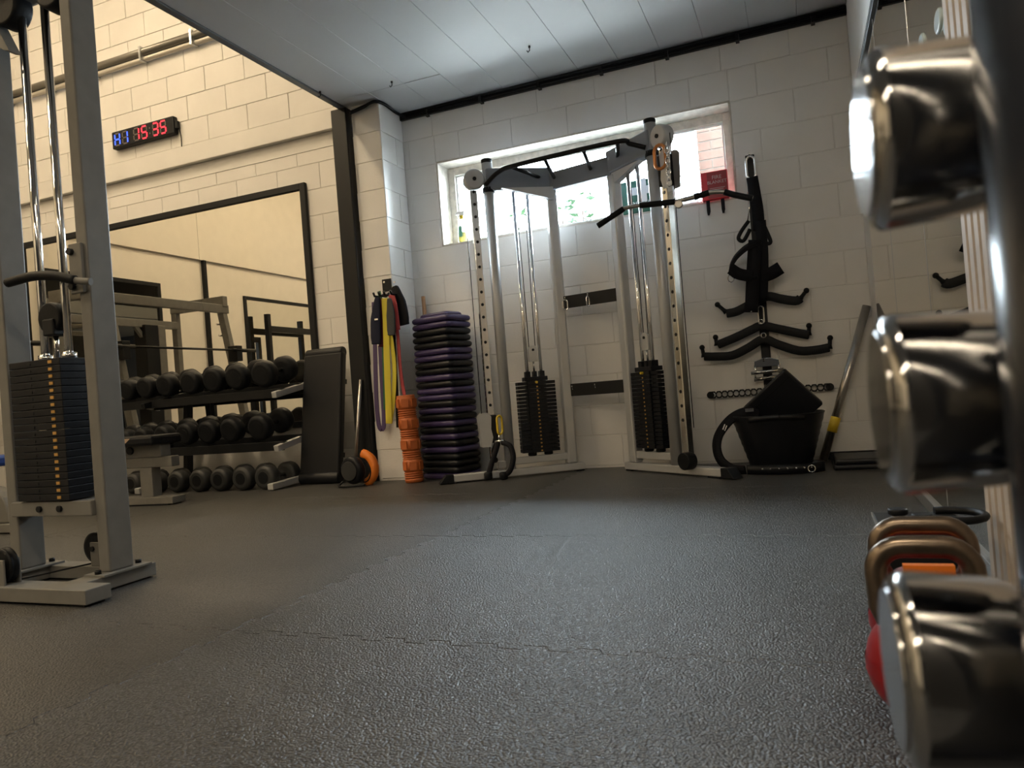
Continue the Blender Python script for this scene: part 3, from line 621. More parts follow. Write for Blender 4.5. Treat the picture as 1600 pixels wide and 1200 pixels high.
# ------------------------------------------------------------------ dual cable trainer in the corner
t = thing('cable_trainer', 'silver dual cable trainer with two weight stacks under the window', 'gym machine', (-1.4, -.4, 0))
AL = M['silver']
def tower(a, b, side, hsign):
    a, b = Vector((*a, 0)), Vector((*b, 0)); u = (b-a).normalized(); L = (b-a).length; nrm = Vector((u.y, -u.x, 0))
    if nrm.y > 0: nrm = -nrm
    Z = Vector((0, 0, 1))
    Q = lambda s, q, z: a+u*s+nrm*q+Z*z
    P('base_beam', MB().bar(Q(-.42, 0, .035), Q(L+.09, 0, .035), .075, .05), AL, .006)
    P('end_cap', MB().prism([(-.52, .004), (-.415, .004), (-.415, .064), (-.47, .064)], Q(0, .04, 0), u, Z, .08 if u.cross(Z).dot(nrm) < 0 else -.08), M['rubber'], .004)
    P('foot_pad', MB().bar(Q(L+.02, 0, .005), Q(L+.08, 0, .005), .07, .010), M['rubber']); P('foot_pad', MB().bar(Q(-.40, 0, .005), Q(-.30, 0, .005), .07, .010), M['rubber'])
    P('round_post', MB().cyl(Q(0, 0, .06), Q(0, 0, 2.27), .038, n=24), AL)
    P('post_cap', MB().ccyl(Q(0, 0, 2.27), Q(0, 0, 2.30), .040, .008), M['rubber'])
    P('rear_post', MB().bar(Q(L, 0, .06), Q(L, 0, 2.06), .075, .075, up=u), AL, .014)
    # adjusting rail with holes, outside the round post
    P('adjusting_rail', MB().bar(Q(-.115, 0, .06), Q(-.115, 0, 2.07), .05, .05, up=u), M['rail_chrome'], .004)
    hb = MB()
    for i in range(20):
        z = .35+i*.09; hb.cyl(Q(-.115, .0255, z), Q(-.115, .0262, z), .011, n=10)
    P('adjusting_hole', hb, M['black_satin'])['kind'] = 'stuff'
    P('rail_foot', MB().bar(Q(-.145, 0, .10), Q(0, 0, .10), .03, .05), AL, .004)
    # lower rail carrying the stack, upper shroud
    P('lower_beam', MB().bar(Q(0, 0, .115), Q(L, 0, .115), .05, .05), AL, .006)
    P('shroud', MB().bar(Q(-.02, 0, 2.145), Q(L+.02, 0, 2.145), .09, .16), mat('shroud_grey', (.20, .22, .26), .45), .012)
    P('shroud_wing', MB().prism([(.08, 2.07), (L, 1.98), (L, 2.07)], Q(0, .03, 0), u, Z, .05), AL)
    P('pulley_cover', MB().ccyl(Q(-.105, -.04, 2.15), Q(-.105, .04, 2.15), .075, .012), AL)
    P('axle', MB().cyl(Q(-.105, .04, 2.15), Q(-.105, .048, 2.15), .014, n=8), M['black_steel'])
    P('clamp', MB().lathe(Q(0, 0, 2.055), Z, [(0, .046), (.035, .046)], 20), M['rubber'])
    c = L*.5
    for s in (-.052, .052): P('guide_rod', MB().cyl(Q(c+s, 0, .14), Q(c+s, 0, 2.07), .0125, n=14), M['chrome'])
    for s in (-.024, .022): P('cable', MB().tube([Q(c+s, 0, .86), Q(c+s*1.3, 0, 2.07)], .003, 6), M['black_satin'])
    for s in (-.06, .06): P('bumper', MB().ccyl(Q(c+s, 0, .14), Q(c+s, 0, .165), .032, .006), M['rubber'])
    for i in range(19):
        z = .166+i*.0270
        P('weight_plate', MB().bar(Q(c-.138, 0, z+.0115), Q(c+.138, 0, z+.0115), .09, .023).bar(Q(c-.068, .005, z+.0124), Q(c+.068, .005, z+.0124), .104, .0262), M['plate'], .0018)
    z = .166+19*.0270
    P('top_plate', MB().bar(Q(c-.085, 0, z+.015), Q(c+.085, 0, z+.015), .10, .030).bar(Q(c-.07, 0, z+.045), Q(c-.035, 0, z+.045), .06, .05).bar(Q(c+.035, 0, z+.045), Q(c+.07, 0, z+.045), .06, .05).bar(Q(c-.014, 0, z+.045), Q(c+.014, 0, z+.045), .05, .05), M['plate'], .003)
    tg = MB()
    for i in range(19): tg.bar(Q(c-.006, .0575, .166+i*.0270+.0115), Q(c+.006, .0575, .166+i*.0270+.0115), .002, .010)
    P('number_tag', tg, M['gold'])['kind'] = 'stuff'
    P('selector_pin', MB().cyl(Q(c-.005, .055, z-.01), Q(c-.005, .075, z-.01), .009, n=10), M['yellow'])['label'] = 'yellow selector pin'
    P('lift_rod', MB().cyl(Q(c, 0, z+.07), Q(c, 0, z+.15), .007, n=10), M['chrome'])
    P('pulley_block', MB().prism([(-.034, 0)]+[(.034*math.cos(R(q)), .085+.034*math.sin(R(q))) for q in range(180, -1, -20)][0:]+[(.034, 0)], Q(c, .016, z+.14), u, Z, .032 if u.cross(Z).dot(nrm) < 0 else -.032), AL, .002)
    P('bolt', MB().cyl(Q(c, .017, z+.225), Q(c, .022, z+.225), .010, n=8), M['black_steel'])
    # carriage and outer cable
    zc = .36 if side == 'left' else 1.93
    P('carriage', MB().bar(Q(-.115, 0, zc-.10), Q(-.115, 0, zc+.10), .07, .075, up=u), M['black_satin'], .008)
    P('carriage_plate', MB().prism([(-.045, -.125)]+[(-.01+.05*math.cos(R(q))*1.0, .07+.05*math.sin(R(q))) for q in range(160, 19, -20)]+[(.03, 0), (.04, -.06), (.02, -.125)], Q(-.155, .042, zc), u, Z, -.006), AL)
    P('carriage_plate', MB().prism([(-.045, -.125)]+[(-.01+.05*math.cos(R(q))*1.0, .07+.05*math.sin(R(q))) for q in range(160, 19, -20)]+[(.03, 0), (.04, -.06), (.02, -.125)], Q(-.155, -.036, zc), u, Z, -.006), AL)
    P('cable', MB().tube([Q(-.18, 0, 2.15), Q(-.18, 0, zc+.04 if side == 'left' else .3)], .003, 6), M['black_satin'])
    P('adjusting_knob', MB().ccyl(Q(-.115, -.035, zc-.06), Q(-.115, -.09, zc-.06), .02, .005), M['yellow' if side == 'left' else 'black_satin'])
    P('storage_peg', MB().ccyl(Q(-.115, .0, .14) if side == 'left' else Q(-.17, .03, .10), (Q(-.115, .06, .14) if side == 'left' else Q(-.17, .10, .10)), .055 if side == 'right' else .02, .006), M['rubber'])
    return Q, L
QL, LL = tower((-2.005, -.41), (-1.62, -.16), 'left', 1)
QR, LR = tower((-.80, -.53), (-1.12, -.27), 'right', -1)
# cross beam between the rear posts, pull-up bar with grips, two accessory boards with hooks
P('cross_beam', MB().bar(QL(LL, 0, 2.12), QR(LR, 0, 2.12), .08, .13), mat('beam_grey', (.20, .22, .26), .45), .008)
pu = [QL(-.03, .05, 2.10), (-1.88, -.50, 2.165), (-1.70, -.54, 2.175), (-1.02, -.60, 2.175), (-.93, -.585, 2.15), QR(.0, .05, 2.11)]
P('pull_up_bar', MB().tube(smooth_path(pu, 6), .016, 10), M['black_steel'])
for a, b in (((-1.78, -.53, 2.175), (-1.66, -.20, 2.15)), ((-1.52, -.56, 2.175), (-1.56, -.24, 2.13)), ((-1.24, -.585, 2.175), (-1.28, -.26, 2.13)), ((-1.0, -.60, 2.175), (-1.07, -.33, 2.15))):
    P('pull_up_grip', MB().cyl(a, b, .013, n=10), M['black_steel'])
for z in (1.232, .592):
    bd = P('accessory_board', MB().bar(QL(LL, .0, z), QR(LR, .0, z), .02, .09), M['black_satin'], .003)
    for x in (-1.55, -1.37):
        y_ = -.165-(x+1.62)*.22-.012
        P('hook', MB().tube([(x, y_, z+.01), (x, y_-.035, z+.005), (x, y_-.05, z+.02), (x, y_-.052, z+.03)], .004, 6), M['chrome'], parent=bd)
def carabiner(name, label, c, ht, m, ex=(1, 0, 0), wd=None, r_=None, up=(0, 0, 1)):
    c = Vector(c); ex = Vector(ex).normalized(); ez = Vector(up).normalized(); wd = wd or ht*.45; rr = wd/2
    pts = [c+ez*(ht/2-rr)+ex*(rr*math.cos(R(a)))+ez*(rr*math.sin(R(a))) for a in range(0, 181, 30)]+[c-ez*(ht/2-rr)+ex*(rr*math.cos(R(a)))+ez*(rr*math.sin(R(a))) for a in range(180, 361, 30)]
    return tag(recenter(MB().tube(pts, r_ or ht*.06, 8, closed=True).build(name, m), c), label, 'carabiner')
ca_y = -.205
carabiner('carabiner', 'silver carabiner on the left hook of the upper board between the cable towers', (-1.55, -.245, 1.205), .075, M['chrome'], (1, .3, 0))
carabiner('carabiner', 'silver carabiner on the right hook of the upper board between the cable towers', (-1.37, -.285, 1.205), .075, M['chrome'], (.3, 1, 0))
# rope attachment on the left tower
pr = QL(-.075, .06, .27)
tr = thing('triceps_rope', 'black rope attachment with ball ends hanging low on the left cable tower', 'rope', pr)
MB().cyl(pr+Vector((-.035, 0, 0)), pr+Vector((.035, 0, 0)), .012, n=10).build('swivel', M['chrome'], tr, world=True)
MB().tube([pr+Vector((0, 0, .0)), pr+Vector((0, 0, .05))], .008, 8).build('eye', M['chrome'], tr, world=True)
def W_on(px, py, s): return WY(px, py, s)
yr = pr.y
ra = smooth_path([pr+Vector((-.012, 0, -.01)), WY(775, 703, yr-.02), WY(768, 725, yr-.05), WY(763, 744, yr-.08)], 6)
rb = smooth_path([pr+Vector((.02, 0, -.01)), WY(797, 697, yr-.02), WY(802, 715, yr-.04), WY(797, 735, yr-.07), WY(787, 744, yr-.08)], 6)
for q in (ra, rb):
    MB().tube(q, .019, 8).build('rope_strand', M['fabric'], tr, world=True)
    MB().ccyl(q[-1]+Vector((0, 0, .03)), q[-1]+Vector((0, 0, -.025)), .03, .012).build('rubber_end', M['rubber'], tr, world=True)
carabiner('carabiner', 'yellow carabiner joining the rope to the left cable tower', pr+Vector((.01, 0, .115)), .13, M['yellow'], (.5, 1, 0), wd=.045, r_=.008)
# lat bar hung from the right tower
cb_ = QR(-.115, .065, 2.02)
carabiner('carabiner', 'copper coloured carabiner on the right cable tower carriage', QR(-.14, .06, 2.005), .15, M['copper'], (1, -.3, 0), wd=.075, r_=.011)
yl = -.66
lp = [WY(*q, yl) for q in ((934, 353), (955, 339), (975, 326), (1000, 321), (1030, 318), (1055, 315), (1085, 308), (1108, 301), (1132, 300), (1150, 305), (1176, 310))]
lat = thing('lat_bar', 'long bent steel pulldown bar with black grips hung from the right cable tower', 'bar', lp[5])
MB().tube(smooth_path(lp, 5), .0135, 10).build('shaft', M['steel'], lat, world=True)
for a, b in ((0, 2), (3, 5), (6, 7), (8, 10)):
    MB().tube(smooth_path(lp[a:b+1], 4), .019, 12).build('grip', M['rubber'], lat, world=True)
ce = lp[5]+Vector((.02, 0, -.02))
MB().ccyl(ce+Vector((0, -.012, 0)), ce+Vector((0, .012, 0)), .026, .005).build('centre_eye', M['steel'], lat, world=True)
ch = thing('hanging_chain', 'short chain hanging beside the copper carabiner on the right tower', 'chain', QR(-.20, .06, 1.9))
for i in range(8):
    z = 2.06-i*.034; c0 = QR(-.205, .06, z)
    ex = Vector((1, 0, 0)) if i % 2 else Vector((0, 1, 0))
    MB().tube([c0+ex*(.013*math.cos(R(a)))+Vector((0, 0, .022*math.sin(R(a)))) for a in range(0, 360, 36)], .0042, 6, closed=True).build('link', M['chrome'], ch, world=True)

# ------------------------------------------------------------------ window sill things
p = WY(713, 380, .05); sx = -2.455
t = thing('spray_bottle', 'clear spray bottle of yellow cleaner on the window sill', 'bottle', (sx, .07, WZ0+.012))
MB().lathe((0, 0, 0), (0, 0, 1), [(0, .036), (.004, .040), (.10, .040), (.15, .030), (.19, .014), (.20, .013)], 18).build('bottle', M['clear'], t)
MB().lathe((0, 0, .003), (0, 0, 1), [(0, .034), (.085, .037)], 18).build('liquid', M['liquid'], t)
MB().prism([(.0, .05), (.03, .05), (.03, .13), (0, .13)], (-.015, -.0405, 0), (1, 0, 0), (0, 0, 1), .001).build('paper_label', mat('bottle_label', (.15, .45, .35), .5), t)
MB().cyl((0, 0, .20), (0, 0, .225), .016, n=12).build('collar', M['yellow'], t)
MB().prism([(-.052, .235), (-.052, .25), (-.03, .262), (.028, .262), (.026, .225), (-.012, .225), (-.018, .24)], (0, -.01, 0), (1, 0, 0), (0, 0, 1), -.022).build('spray_head', M['white'], t, bevel=.003)
MB().prism([(-.022, .235), (-.040, .20), (-.035, .198), (-.012, .23)], (0, -.004, 0), (1, 0, 0), (0, 0, 1), -.01).build('trigger', M['white'], t)
fx0, fx1 = WY(1096, 290, -.03).x, WY(1138, 290, -.03).x
fz0, fz1 = WY(1100, 314, -.05).z, WY(1100, 270, -.05).z
t = thing('fire_blanket', 'red fire blanket box with two black pull tabs at the window corner', 'fire blanket', ((fx0+fx1)/2, 0, fz0))
MB().bb((fx0, -.05, fz0), (fx1, -.002, fz1)).build('case', M['red'], t, world=True, bevel=.004)
MB().bb((fx0+.042, -.052, fz0+.008), (fx1-.006, -.0495, fz1-.008)).build('front_panel', mat('dark_red', (.30, .02, .03), .4), t, world=True)
fc = (fx0+.042+fx1-.006)/2
wt = mat('faded_white_print', (.55, .38, .38), .5)
text('lettering', 'FIRE', .036, wt, (fc, -.0525, fz1-.045), (1, 0, 0), (0, 0, 1), t)
text('lettering', 'BLANKET', .031, wt, (fc, -.0525, fz1-.078), (1, 0, 0), (0, 0, 1), t)
MB().bb((fx0+.055, -.0535, fz1-.12), (fx1-.02, -.052, fz1-.117)).bb((fx0+.055, -.0535, fz1-.13), (fx1-.03, -.052, fz1-.127)).build('print_line', wt, t, world=True)
for x in (fx0+.035, fx1-.045):
    MB().prism([(-.012, 0), (.012, 0), (.012, -.085), (.004, -.11), (-.008, -.11), (-.012, -.085)], (x, -.03, fz0+.01), (1, 0, 0), (0, 0, 1), -.004).build('pull_tab', M['fabric'], t, world=True)
ax0, ax1 = WY(969, 300, .03).x, WY(1030, 300, .03).x
az0 = WZ0+.012; az1 = WY(985, 283, .0).z
t = thing('first_aid_box', 'dark green first aid box with white cross on the sill behind the right tower', 'first aid kit', ((ax0+ax1)/2, .05, az0))
MB().bb((ax0, .0, az0), (ax1, .10, az1)).build('case', M['firstaid'], t, world=True, bevel=.008)
ac = WY(1004, 297, 0); cr = MB(); s_ = .028
cr.prism([(-s_, -s_*3), (s_, -s_*3), (s_, -s_), (s_*3, -s_), (s_*3, s_), (s_, s_), (s_, s_*3), (-s_, s_*3), (-s_, s_), (-s_*3, s_), (-s_*3, -s_), (-s_, -s_)], (ac.x, 0, ac.z), (1, 0, 0), (0, 0, 1), .0015)
cr.build('white_cross', M['white'], t, world=True)
text('lettering', 'FIRST AID', .045, M['white'], (ac.x-.02, -.0012, az0+.065), (1, 0, 0), (0, 0, 1), t)

# ------------------------------------------------------------------ dumbbell rack along the mirror
tiers = [dict(z=.895, y=-.56, xs=[-6.33, -6.11, -5.90, -5.69, -5.47, -5.26, -5.03, -4.76, -4.51, -4.27, -4.0], r0=.080, r1=.108, nm='top'),
         dict(z=.475, y=-.58, xs=[-6.34, -6.13, -5.93, -5.72, -5.52, -5.32, -5.08, -4.83, -4.59, -4.35, -4.06], r0=.070, r1=.104, nm='middle'),
         dict(z=.105, y=-.66, xs=[-6.2, -5.9, -5.62, -5.37, -5.12, -4.88, -4.64, -4.42, -4.19, -3.965], r0=.082, r1=.095, nm='bottom')]
t = thing('dumbbell_rack', 'black three tier dumbbell rack with grey end arms under the mirror', 'rack', (-5.2, -.4, 0))
for k, T_ in enumerate(tiers[:2]):
    zz = T_['z']-.098
    for dy, dz in ((0.03, -.012), (.25, .028)):
        P('shelf_rail', MB().bar((-6.44, T_['y']+dy, zz+dz-.015), (-3.845, T_['y']+dy, zz+dz-.015), .07, .03).bar((-6.44, T_['y']+dy-.03, zz+dz-.035), (-3.845, T_['y']+dy-.03, zz+dz-.035), .012, .07), M['black_steel'], .003)
    for x in (-6.42, -5.245, -3.86):
        P('shelf_arm', MB().bar((x, T_['y']-.08, zz-.062), (x, -.14, zz+.025), .045, .05), AL if x != -5.245 else M['black_steel'], .005)
for x in (-6.42, -5.245, -3.86):
    P('upright', MB().bar((x, -.20, .05), (x, -.12, .97), .05, .07, up=(0, 1, 0)), M['black_steel'], .005)
    P('foot', MB().bar((x, -.76, .03), (x, -.06, .06), .055, .05), AL, .006)
def dumbbell(r_, y_len, m_head, face=None):
    L = y_len; hl = .105
    d = thing('dumbbell', '', 'dumbbell')
    for sgn in (-1, 1):
        a = Vector((0, sgn*(L/2), 0)); 
        MB().lathe(a, (0, -sgn, 0), [(0, r_*.72), (.004, r_*.80), (.010, r_*.93), (.022, r_), (hl-.02, r_), (hl-.008, r_*.92), (hl, r_*.6)], 24).build('head', m_head, d)
        MB().lathe(a+Vector((0, sgn*.001, 0)), (0, -sgn, 0), [(0, r_*.5), (.003, r_*.52)], 20).build('end_disc', face or M['rubber_grey'], d)
    MB().tube([(0, -L/2+hl-.01, 0), (0, -.035, 0), (0, 0, 0), (0, .035, 0), (0, L/2-hl+.01, 0)], .015, 10, rs=[.0145, .0155, .0175, .0155, .0145]).build('handle', M['chrome_used'], d)
    return d
for T_ in tiers:
    n_ = len(T_['xs']); prev = None
    for i, x in enumerate(T_['xs']):
        rr = T_['r0']+(T_['r1']-T_['r0'])*i/(n_-1)
        rr = min(rr, (T_['xs'][min(i+1, n_-1)]-T_['xs'][min(i, n_-2)])/2-.0015)
        d = dumbbell(rr, .36, M['rubber'] if T_['nm'] != 'bottom' else M['rubber_grey'], M['rubber'] if T_['nm'] != 'bottom' else M['rubber'])
        k = n_-1-i
        tier_name = {'top': 'the top shelf', 'middle': 'the middle shelf', 'bottom': 'the floor row'}[T_['nm']]
        d['label'] = 'black round dumbbell on %s of the rack, %s from the leaning bench' % (tier_name, 'nearest' if k == 0 else ORD[k])
        d['group'] = 'dumbbells on '+tier_name
        if T_['nm'] == 'bottom': d.location = (x, T_['y']+.13, rr+.001)
        else:
            d.location = (x, T_['y']+.13, T_['z']-.098+.028+rr-.0); d.rotation_euler = (R(9.5), 0, 0)
        if k == 0: d['label'] = 'black round dumbbell at the end of %s, beside the leaning bench' % tier_name
# bench standing on end, against the wall
BX = .045
t = thing('upright_bench', 'black padded bench standing on end against the wall beside the column', 'bench', (-3.67, -.3, 0))
tilt = Matrix.Rotation(R(-10), 4, 'X')
def PT(name, mb, m, bevel=0, seg=3):
    mb.v = [Matrix.Translation((-3.69+BX, -.37, .0)) @ tilt @ v for v in mb.v]; return mb.build(name, m, t, world=True, bevel=bevel, seg=seg)
PT('pad', MB().bb((-.195, -.075, .03), (.185, .0, 1.06)), M['vinyl'], .022)
PT('frame', MB().bb((-.03, .0, .06), (.03, .05, .95)), M['black_steel'], .006)
for z_ in (.2, .8): PT('cross_bar', MB().bb((-.17, .0, z_), (.17, .03, z_+.04)), M['black_steel'], .004)
PT('end_roll', MB().ccyl((-.195, -.04, .04), (.185, -.04, .04), .052, .012), M['vinyl'])
PT('end_roll', MB().ccyl((-.185, -.03, 1.06), (.175, -.03, 1.06), .045, .012), M['vinyl'])
# flat bench
t = thing('flat_bench', 'grey framed flat bench with torn black pad before the dumbbell rack', 'bench', (-4.6, -1.28, 0), R(4))
def PL(name, mb, m, bevel=0): return mb.build(name, m, t, bevel=bevel)
PL('pad', MB().bb((-.85, -.16, .435), (.28, .14, .505)), M['vinyl'], .02)
PL('torn_patch', MB().prism([(0, 0), (.17, 0), (.21, .03), (.03, .034)], (-.12, -.161, .462), (1, 0, 0), (0, 0, 1), .002), M['cream_skin'])
PL('spine', MB().bb((-.80, -.04, .27), (.33, .04, .345)), S, .006)
PL('hinge_block', MB().bb((-.28, -.05, .345), (.25, .05, .435)), S, .006)
PL('adjuster', MB().bb((-.22, -.058, .35), (-.08, -.05, .425)), M['black_steel'], .002)
for x in (-.25, -.02): PL('bolt', MB().cyl((x, -.066, .40), (x, -.05, .40), .028, n=14), M['black_steel'])
for x in (.10, -.70):
    PL('leg', MB().bb((x-.06, -.045, .055), (x+.05, .045, .27)), S, .006)
PL('foot', MB().bb((-.16, -.09, .008), (.36, .04, .058)), S, .004); PL('foot', MB().bb((-.95, -.05, .008), (-.55, .05, .058)), S, .004)
PL('foot_pad', MB().bb((-.17, -.10, 0), (.33, .03, .009)), M['rubber']); PL('foot_pad', MB().bb((-.95, -.05, 0), (-.55, .05, .008)), M['rubber'])
# second bench, mostly behind the cable column
t = thing('utility_bench', 'blue padded bench with grey curved base at the far left edge', 'bench', (-4.75, -2.3, 0))
MB().bb((-.7, -.15, .40), (.10, .15, .47)).build('pad', M['blue'], t, bevel=.02)
MB().bb((-.2, -.05, .008), (.36, .06, .06)).build('foot', S, t, bevel=.004)
MB().prism([(.0, .06)]+[(.16*math.cos(R(a)), .06+.22*math.sin(R(a))) for a in range(0, 181, 15)], (.10, -.03, 0), (1, 0, 0), (0, 0, 1), -.08).build('curved_guard', S, t, bevel=.01)
MB().bb((-.03, -.03, .06), (.03, .03, .40)).build('leg', S, t, bevel=.005); MB().bb((-.65, -.03, .0), (-.59, .03, .40)).build('leg', S, t, bevel=.005)

# ------------------------------------------------------------------ beside the column: focus pad, bar, band rack, roller, steps
pc = WY(556, 732, -.62)
t = thing('focus_pad', 'round black pad with orange back at the foot of the black column', 'pad', (pc.x, pc.y, 0))
rx = .105
MB().ccyl((-.02, -.05, .118), (-.005, .02, .125), rx, .022).build('pad', M['vinyl'], t)
MB().lathe((-.025, -.054, .118), (-.1, -1, 0), [(0, .075), (.006, .07)], 20).build('front_disc', M['rubber_grey'], t)
MB().tube([Vector((.02+.115*math.cos(R(a)), .045, .125+.115*math.sin(R(a)))) for a in range(-70, 81, 15)], .035, 8).build('orange_back', M['orange_plain'], t)
MB().strap([Vector((.06+.06*math.cos(R(a)), .03, .10+.075*math.sin(R(a)))) for a in range(-100, 101, 20)], (0, 1, 0), .05, .008).build('strap', M['fabric'], t)
MB().tube(smooth_path([(-.1, -.03, .04), (-.12, -.06, .012), (-.06, -.10, .010), (.03, -.08, .010), (.10, -.05, .012)], 5), .008, 6).build('cord', M['rubber'], t)
p0, p1 = WY(551, 735, -.50), WY(556, 596, -.47)
tag(recenter(MB().cyl((p0.x, p0.y, .0), (p1.x+.01, -.415, .80), .014, n=12).build('steel_bar', M['steel']), (p0.x, p0.y, 0)), 'short grey steel bar standing between the upright bench and the column', 'bar')
# band rack on the pilaster
yb = PY
t = thing('band_rack', 'black wall bracket on the pilaster holding straps and bands', 'bracket', (-2.90-.02, yb, 1.5))
q0, q1 = WY(597, 437, yb), WY(622, 453, yb)
MB().bb((q0.x, yb-.006, q1.z-.0), (PX1-.004, yb-.0005, q0.z)).build('plate', M['black_steel'], t, world=True, bevel=.003)
for px in (601, 617):
    q = WY(px, 441, yb); MB().cyl((q.x, yb-.006, q.z), (q.x, yb-.010, q.z), .008, n=10).build('screw', M['chrome'], t, world=True)
zr = WY(606, 462, yb-.08).z
for px in (596, 604, 612, 622):
    q = WY(px, 462, yb-.04); MB().tube([(q.x, yb-.004, zr+.03), (q.x, yb-.05, zr), (q.x, yb-.14, zr), (q.x, yb-.155, zr+.025)], .009, 8).build('peg', M['black_steel'], t, world=True)
def band(name, label, cat, m, pxs, y, wd, th=.006, wdir=(1, 0, 0)):
    pts = smooth_path([WY(q[0], q[1], y) for q in pxs], 5)
    o = MB().strap(pts, wdir, wd, th).build(name, m, bevel=min(.006, th*.35)); return tag(recenter(o, pts[0]), label, cat)
cuff = lambda w: (lambda t: w*(.38+.62*min(1, t*1.9)**.8)*(1 if t < .93 else .9))
band('resistance_band', 'yellow resistance band with printed bars hanging from the pilaster bracket', 'band', M['yellow_band'], [(601, 466), (603, 500), (604, 540), (606, 600), (608, 662)], yb-.125, .055)
band('resistance_band', 'second strand of yellow band hanging a little to the right', 'band', M['yellow_band'], [(606, 467), (610, 520), (616, 570), (615, 620), (610, 660)], yb-.115, .035)
band('resistance_band', 'red resistance band at the right of the pilaster bracket', 'band', M['red_band'], [(612, 461), (617, 490), (622, 530), (626, 580), (632, 618)], yb-.09, .028)
band('resistance_band', 'red upper loop of wide band over the bracket peg', 'band', mat('coral', (.50, .07, .08), .5), [(611, 460), (615, 472), (618, 490), (621, 516)], yb-.10, .05)
band('resistance_band', 'purple band loop hanging lowest beside the column', 'band', M['lilac'], [(584, 472), (586, 540), (588, 620), (592, 664), (598, 670), (600, 655), (597, 600), (594, 540)], yb-.06, .036)
band('resistance_band', 'green band hanging behind the yellow one', 'band', M['green'], [(592, 455), (596, 480), (600, 560), (602, 640)], yb-.075, .03)
band('resistance_band', 'black band hanging at the right of the yellow one', 'band', M['fabric'], [(613, 470), (616, 540), (620, 620), (622, 668)], yb-.06, .03)
band('strap_cuff', 'navy cuff strap with silver buckle nearest the black column', 'strap', M['navy'], [(590, 464), (588, 486), (587, 508), (588, 538)], yb-.135, cuff(.085), .02)
band('strap_cuff', 'maroon cuff strap beside the yellow band', 'strap', M['maroon'], [(596, 466), (597, 490), (597, 515), (598, 542)], yb-.105, cuff(.07), .015)
band('strap_cuff', 'dark grey padded strap between the yellow and red bands', 'strap', mat('dark_grey_fabric', (.035, .037, .04), .7), [(608, 466), (610, 482), (611, 500), (612, 524)], yb-.145, cuff(.07), .02)
band('strap_cuff', 'black pouch hanging over the corner of the pilaster', 'strap', M['fabric'], [(617, 447), (621, 462), (626, 480), (631, 508)], yb-.06, cuff(.10), .03)
MBk = MB(); q = WY(588, 499, yb-.155); MBk.box(q, (.03, .006, .012)); bk = MBk.build('buckle', M['chrome']); 
par = [o for o in bpy.data.objects if o.get('label', '').startswith('navy cuff')][0]
bk.parent = par; bk.data.transform(Matrix.Translation(-par.location))
# foam roller
p = WZ(645, 752, 0)
t = thing('foam_roller', 'orange ribbed foam roller standing by the stacked steps', 'foam roller', (-2.745, -.50, 0))
prof = [(0, .058), (.004, .066)]; z = .004
for blk in range(4):
    z0 = .02+blk*.155
    for k in range(4): prof += [(z0+k*.016, .070), (z0+k*.016+.008, .070), (z0+k*.016+.010, .063), (z0+k*.016+.015, .063)]
    prof += [(z0+.066, .070), (z0+.150, .070), (z0+.152, .065)]
prof += [(.645, .070), (.65, .064)]
MB().lathe((0, 0, 0), (-.035, -.0, 1), prof, 28).build('foam', M['orange'], t)
fb = MB()
for blk in range(4):
    z0 = .02+blk*.155+.070
    for k in range(6):
        a = 2*PI*k/6+blk*.3; ctr = Vector((-.035*z0+.0, 0, z0+.036))
        fb.box(ctr+Vector((math.cos(a), math.sin(a), 0))*.069, (.008, .050, .062), Matrix.Rotation(a, 3, 'Z'))
fb.build('raised_block', M['orange'], t)
# stacked steps
colors = 'PPBBBPPBBPBPPBPBPBPBPBBBP'
ang = R(-15); ca, sa = math.cos(ang), math.sin(ang)
SW, SD = .385, .285
corner = Vector((-2.395, -.455, 0)); ctr = corner+Vector((ca*-SW/2-sa*SD/2, sa*-SW/2+ca*SD/2, 0))
def rrect(wd, dp, r_, n=5):
    P_ = []
    for cx, cy, a0 in ((wd/2-r_, dp/2-r_, 0), (-wd/2+r_, dp/2-r_, 90), (-wd/2+r_, -dp/2+r_, 180), (wd/2-r_, -dp/2+r_, 270)):
        P_ += [(cx+r_*math.cos(R(a0+90*i/n)), cy+r_*math.sin(R(a0+90*i/n))) for i in range(n+1)]
    return P_
def loft(levels):
    m = MB(); n_ = None
    for z, wd, dp, r_ in levels:
        pts = rrect(wd, dp, r_); n_ = len(pts); m.v += [Vector((x, y, z)) for x, y in pts]
    for j in range(len(levels)-1):
        for i in range(n_): m.f.append([j*n_+i, j*n_+(i+1) % n_, (j+1)*n_+(i+1) % n_, (j+1)*n_+i]); m.sm.append(True); m.mi.append(0)
    m.f.append(list(range(n_))[::-1]); m.sm.append(False); m.mi.append(0); m.f.append([(len(levels)-1)*n_+i for i in range(n_)]); m.sm.append(False); m.mi.append(0)
    return m
ns = len(colors); pz = .0492
def step_part(top):
    a = loft([(0.001, SW-.03, SD-.03, .03), (.006, SW-.012, SD-.012, .035), (.016, SW, SD, .04), (.030, SW, SD, .04), (.040, SW-.014, SD-.014, .04), (.0465, SW-.05, SD-.05, .04)])
    return a
step_me = {c: step_part(False).mesh('rim', M['purple' if c == 'P' else 'black_plastic']) for c in 'PB'}
top_me = {c: loft([(.0465, SW-.09, SD-.09, .035), (.066, SW-.10, SD-.10, .035), (.074, SW-.125, SD-.125, .03)]).mesh('tread', M['purple' if c == 'P' else 'black_plastic']) for c in 'PB'}
inn_me = {c: loft([(.0465, SW-.09, SD-.09, .035), (.0485, SW-.10, SD-.10, .035)]).mesh('tread', M['purple' if c == 'P' else 'black_plastic']) for c in 'PB'}
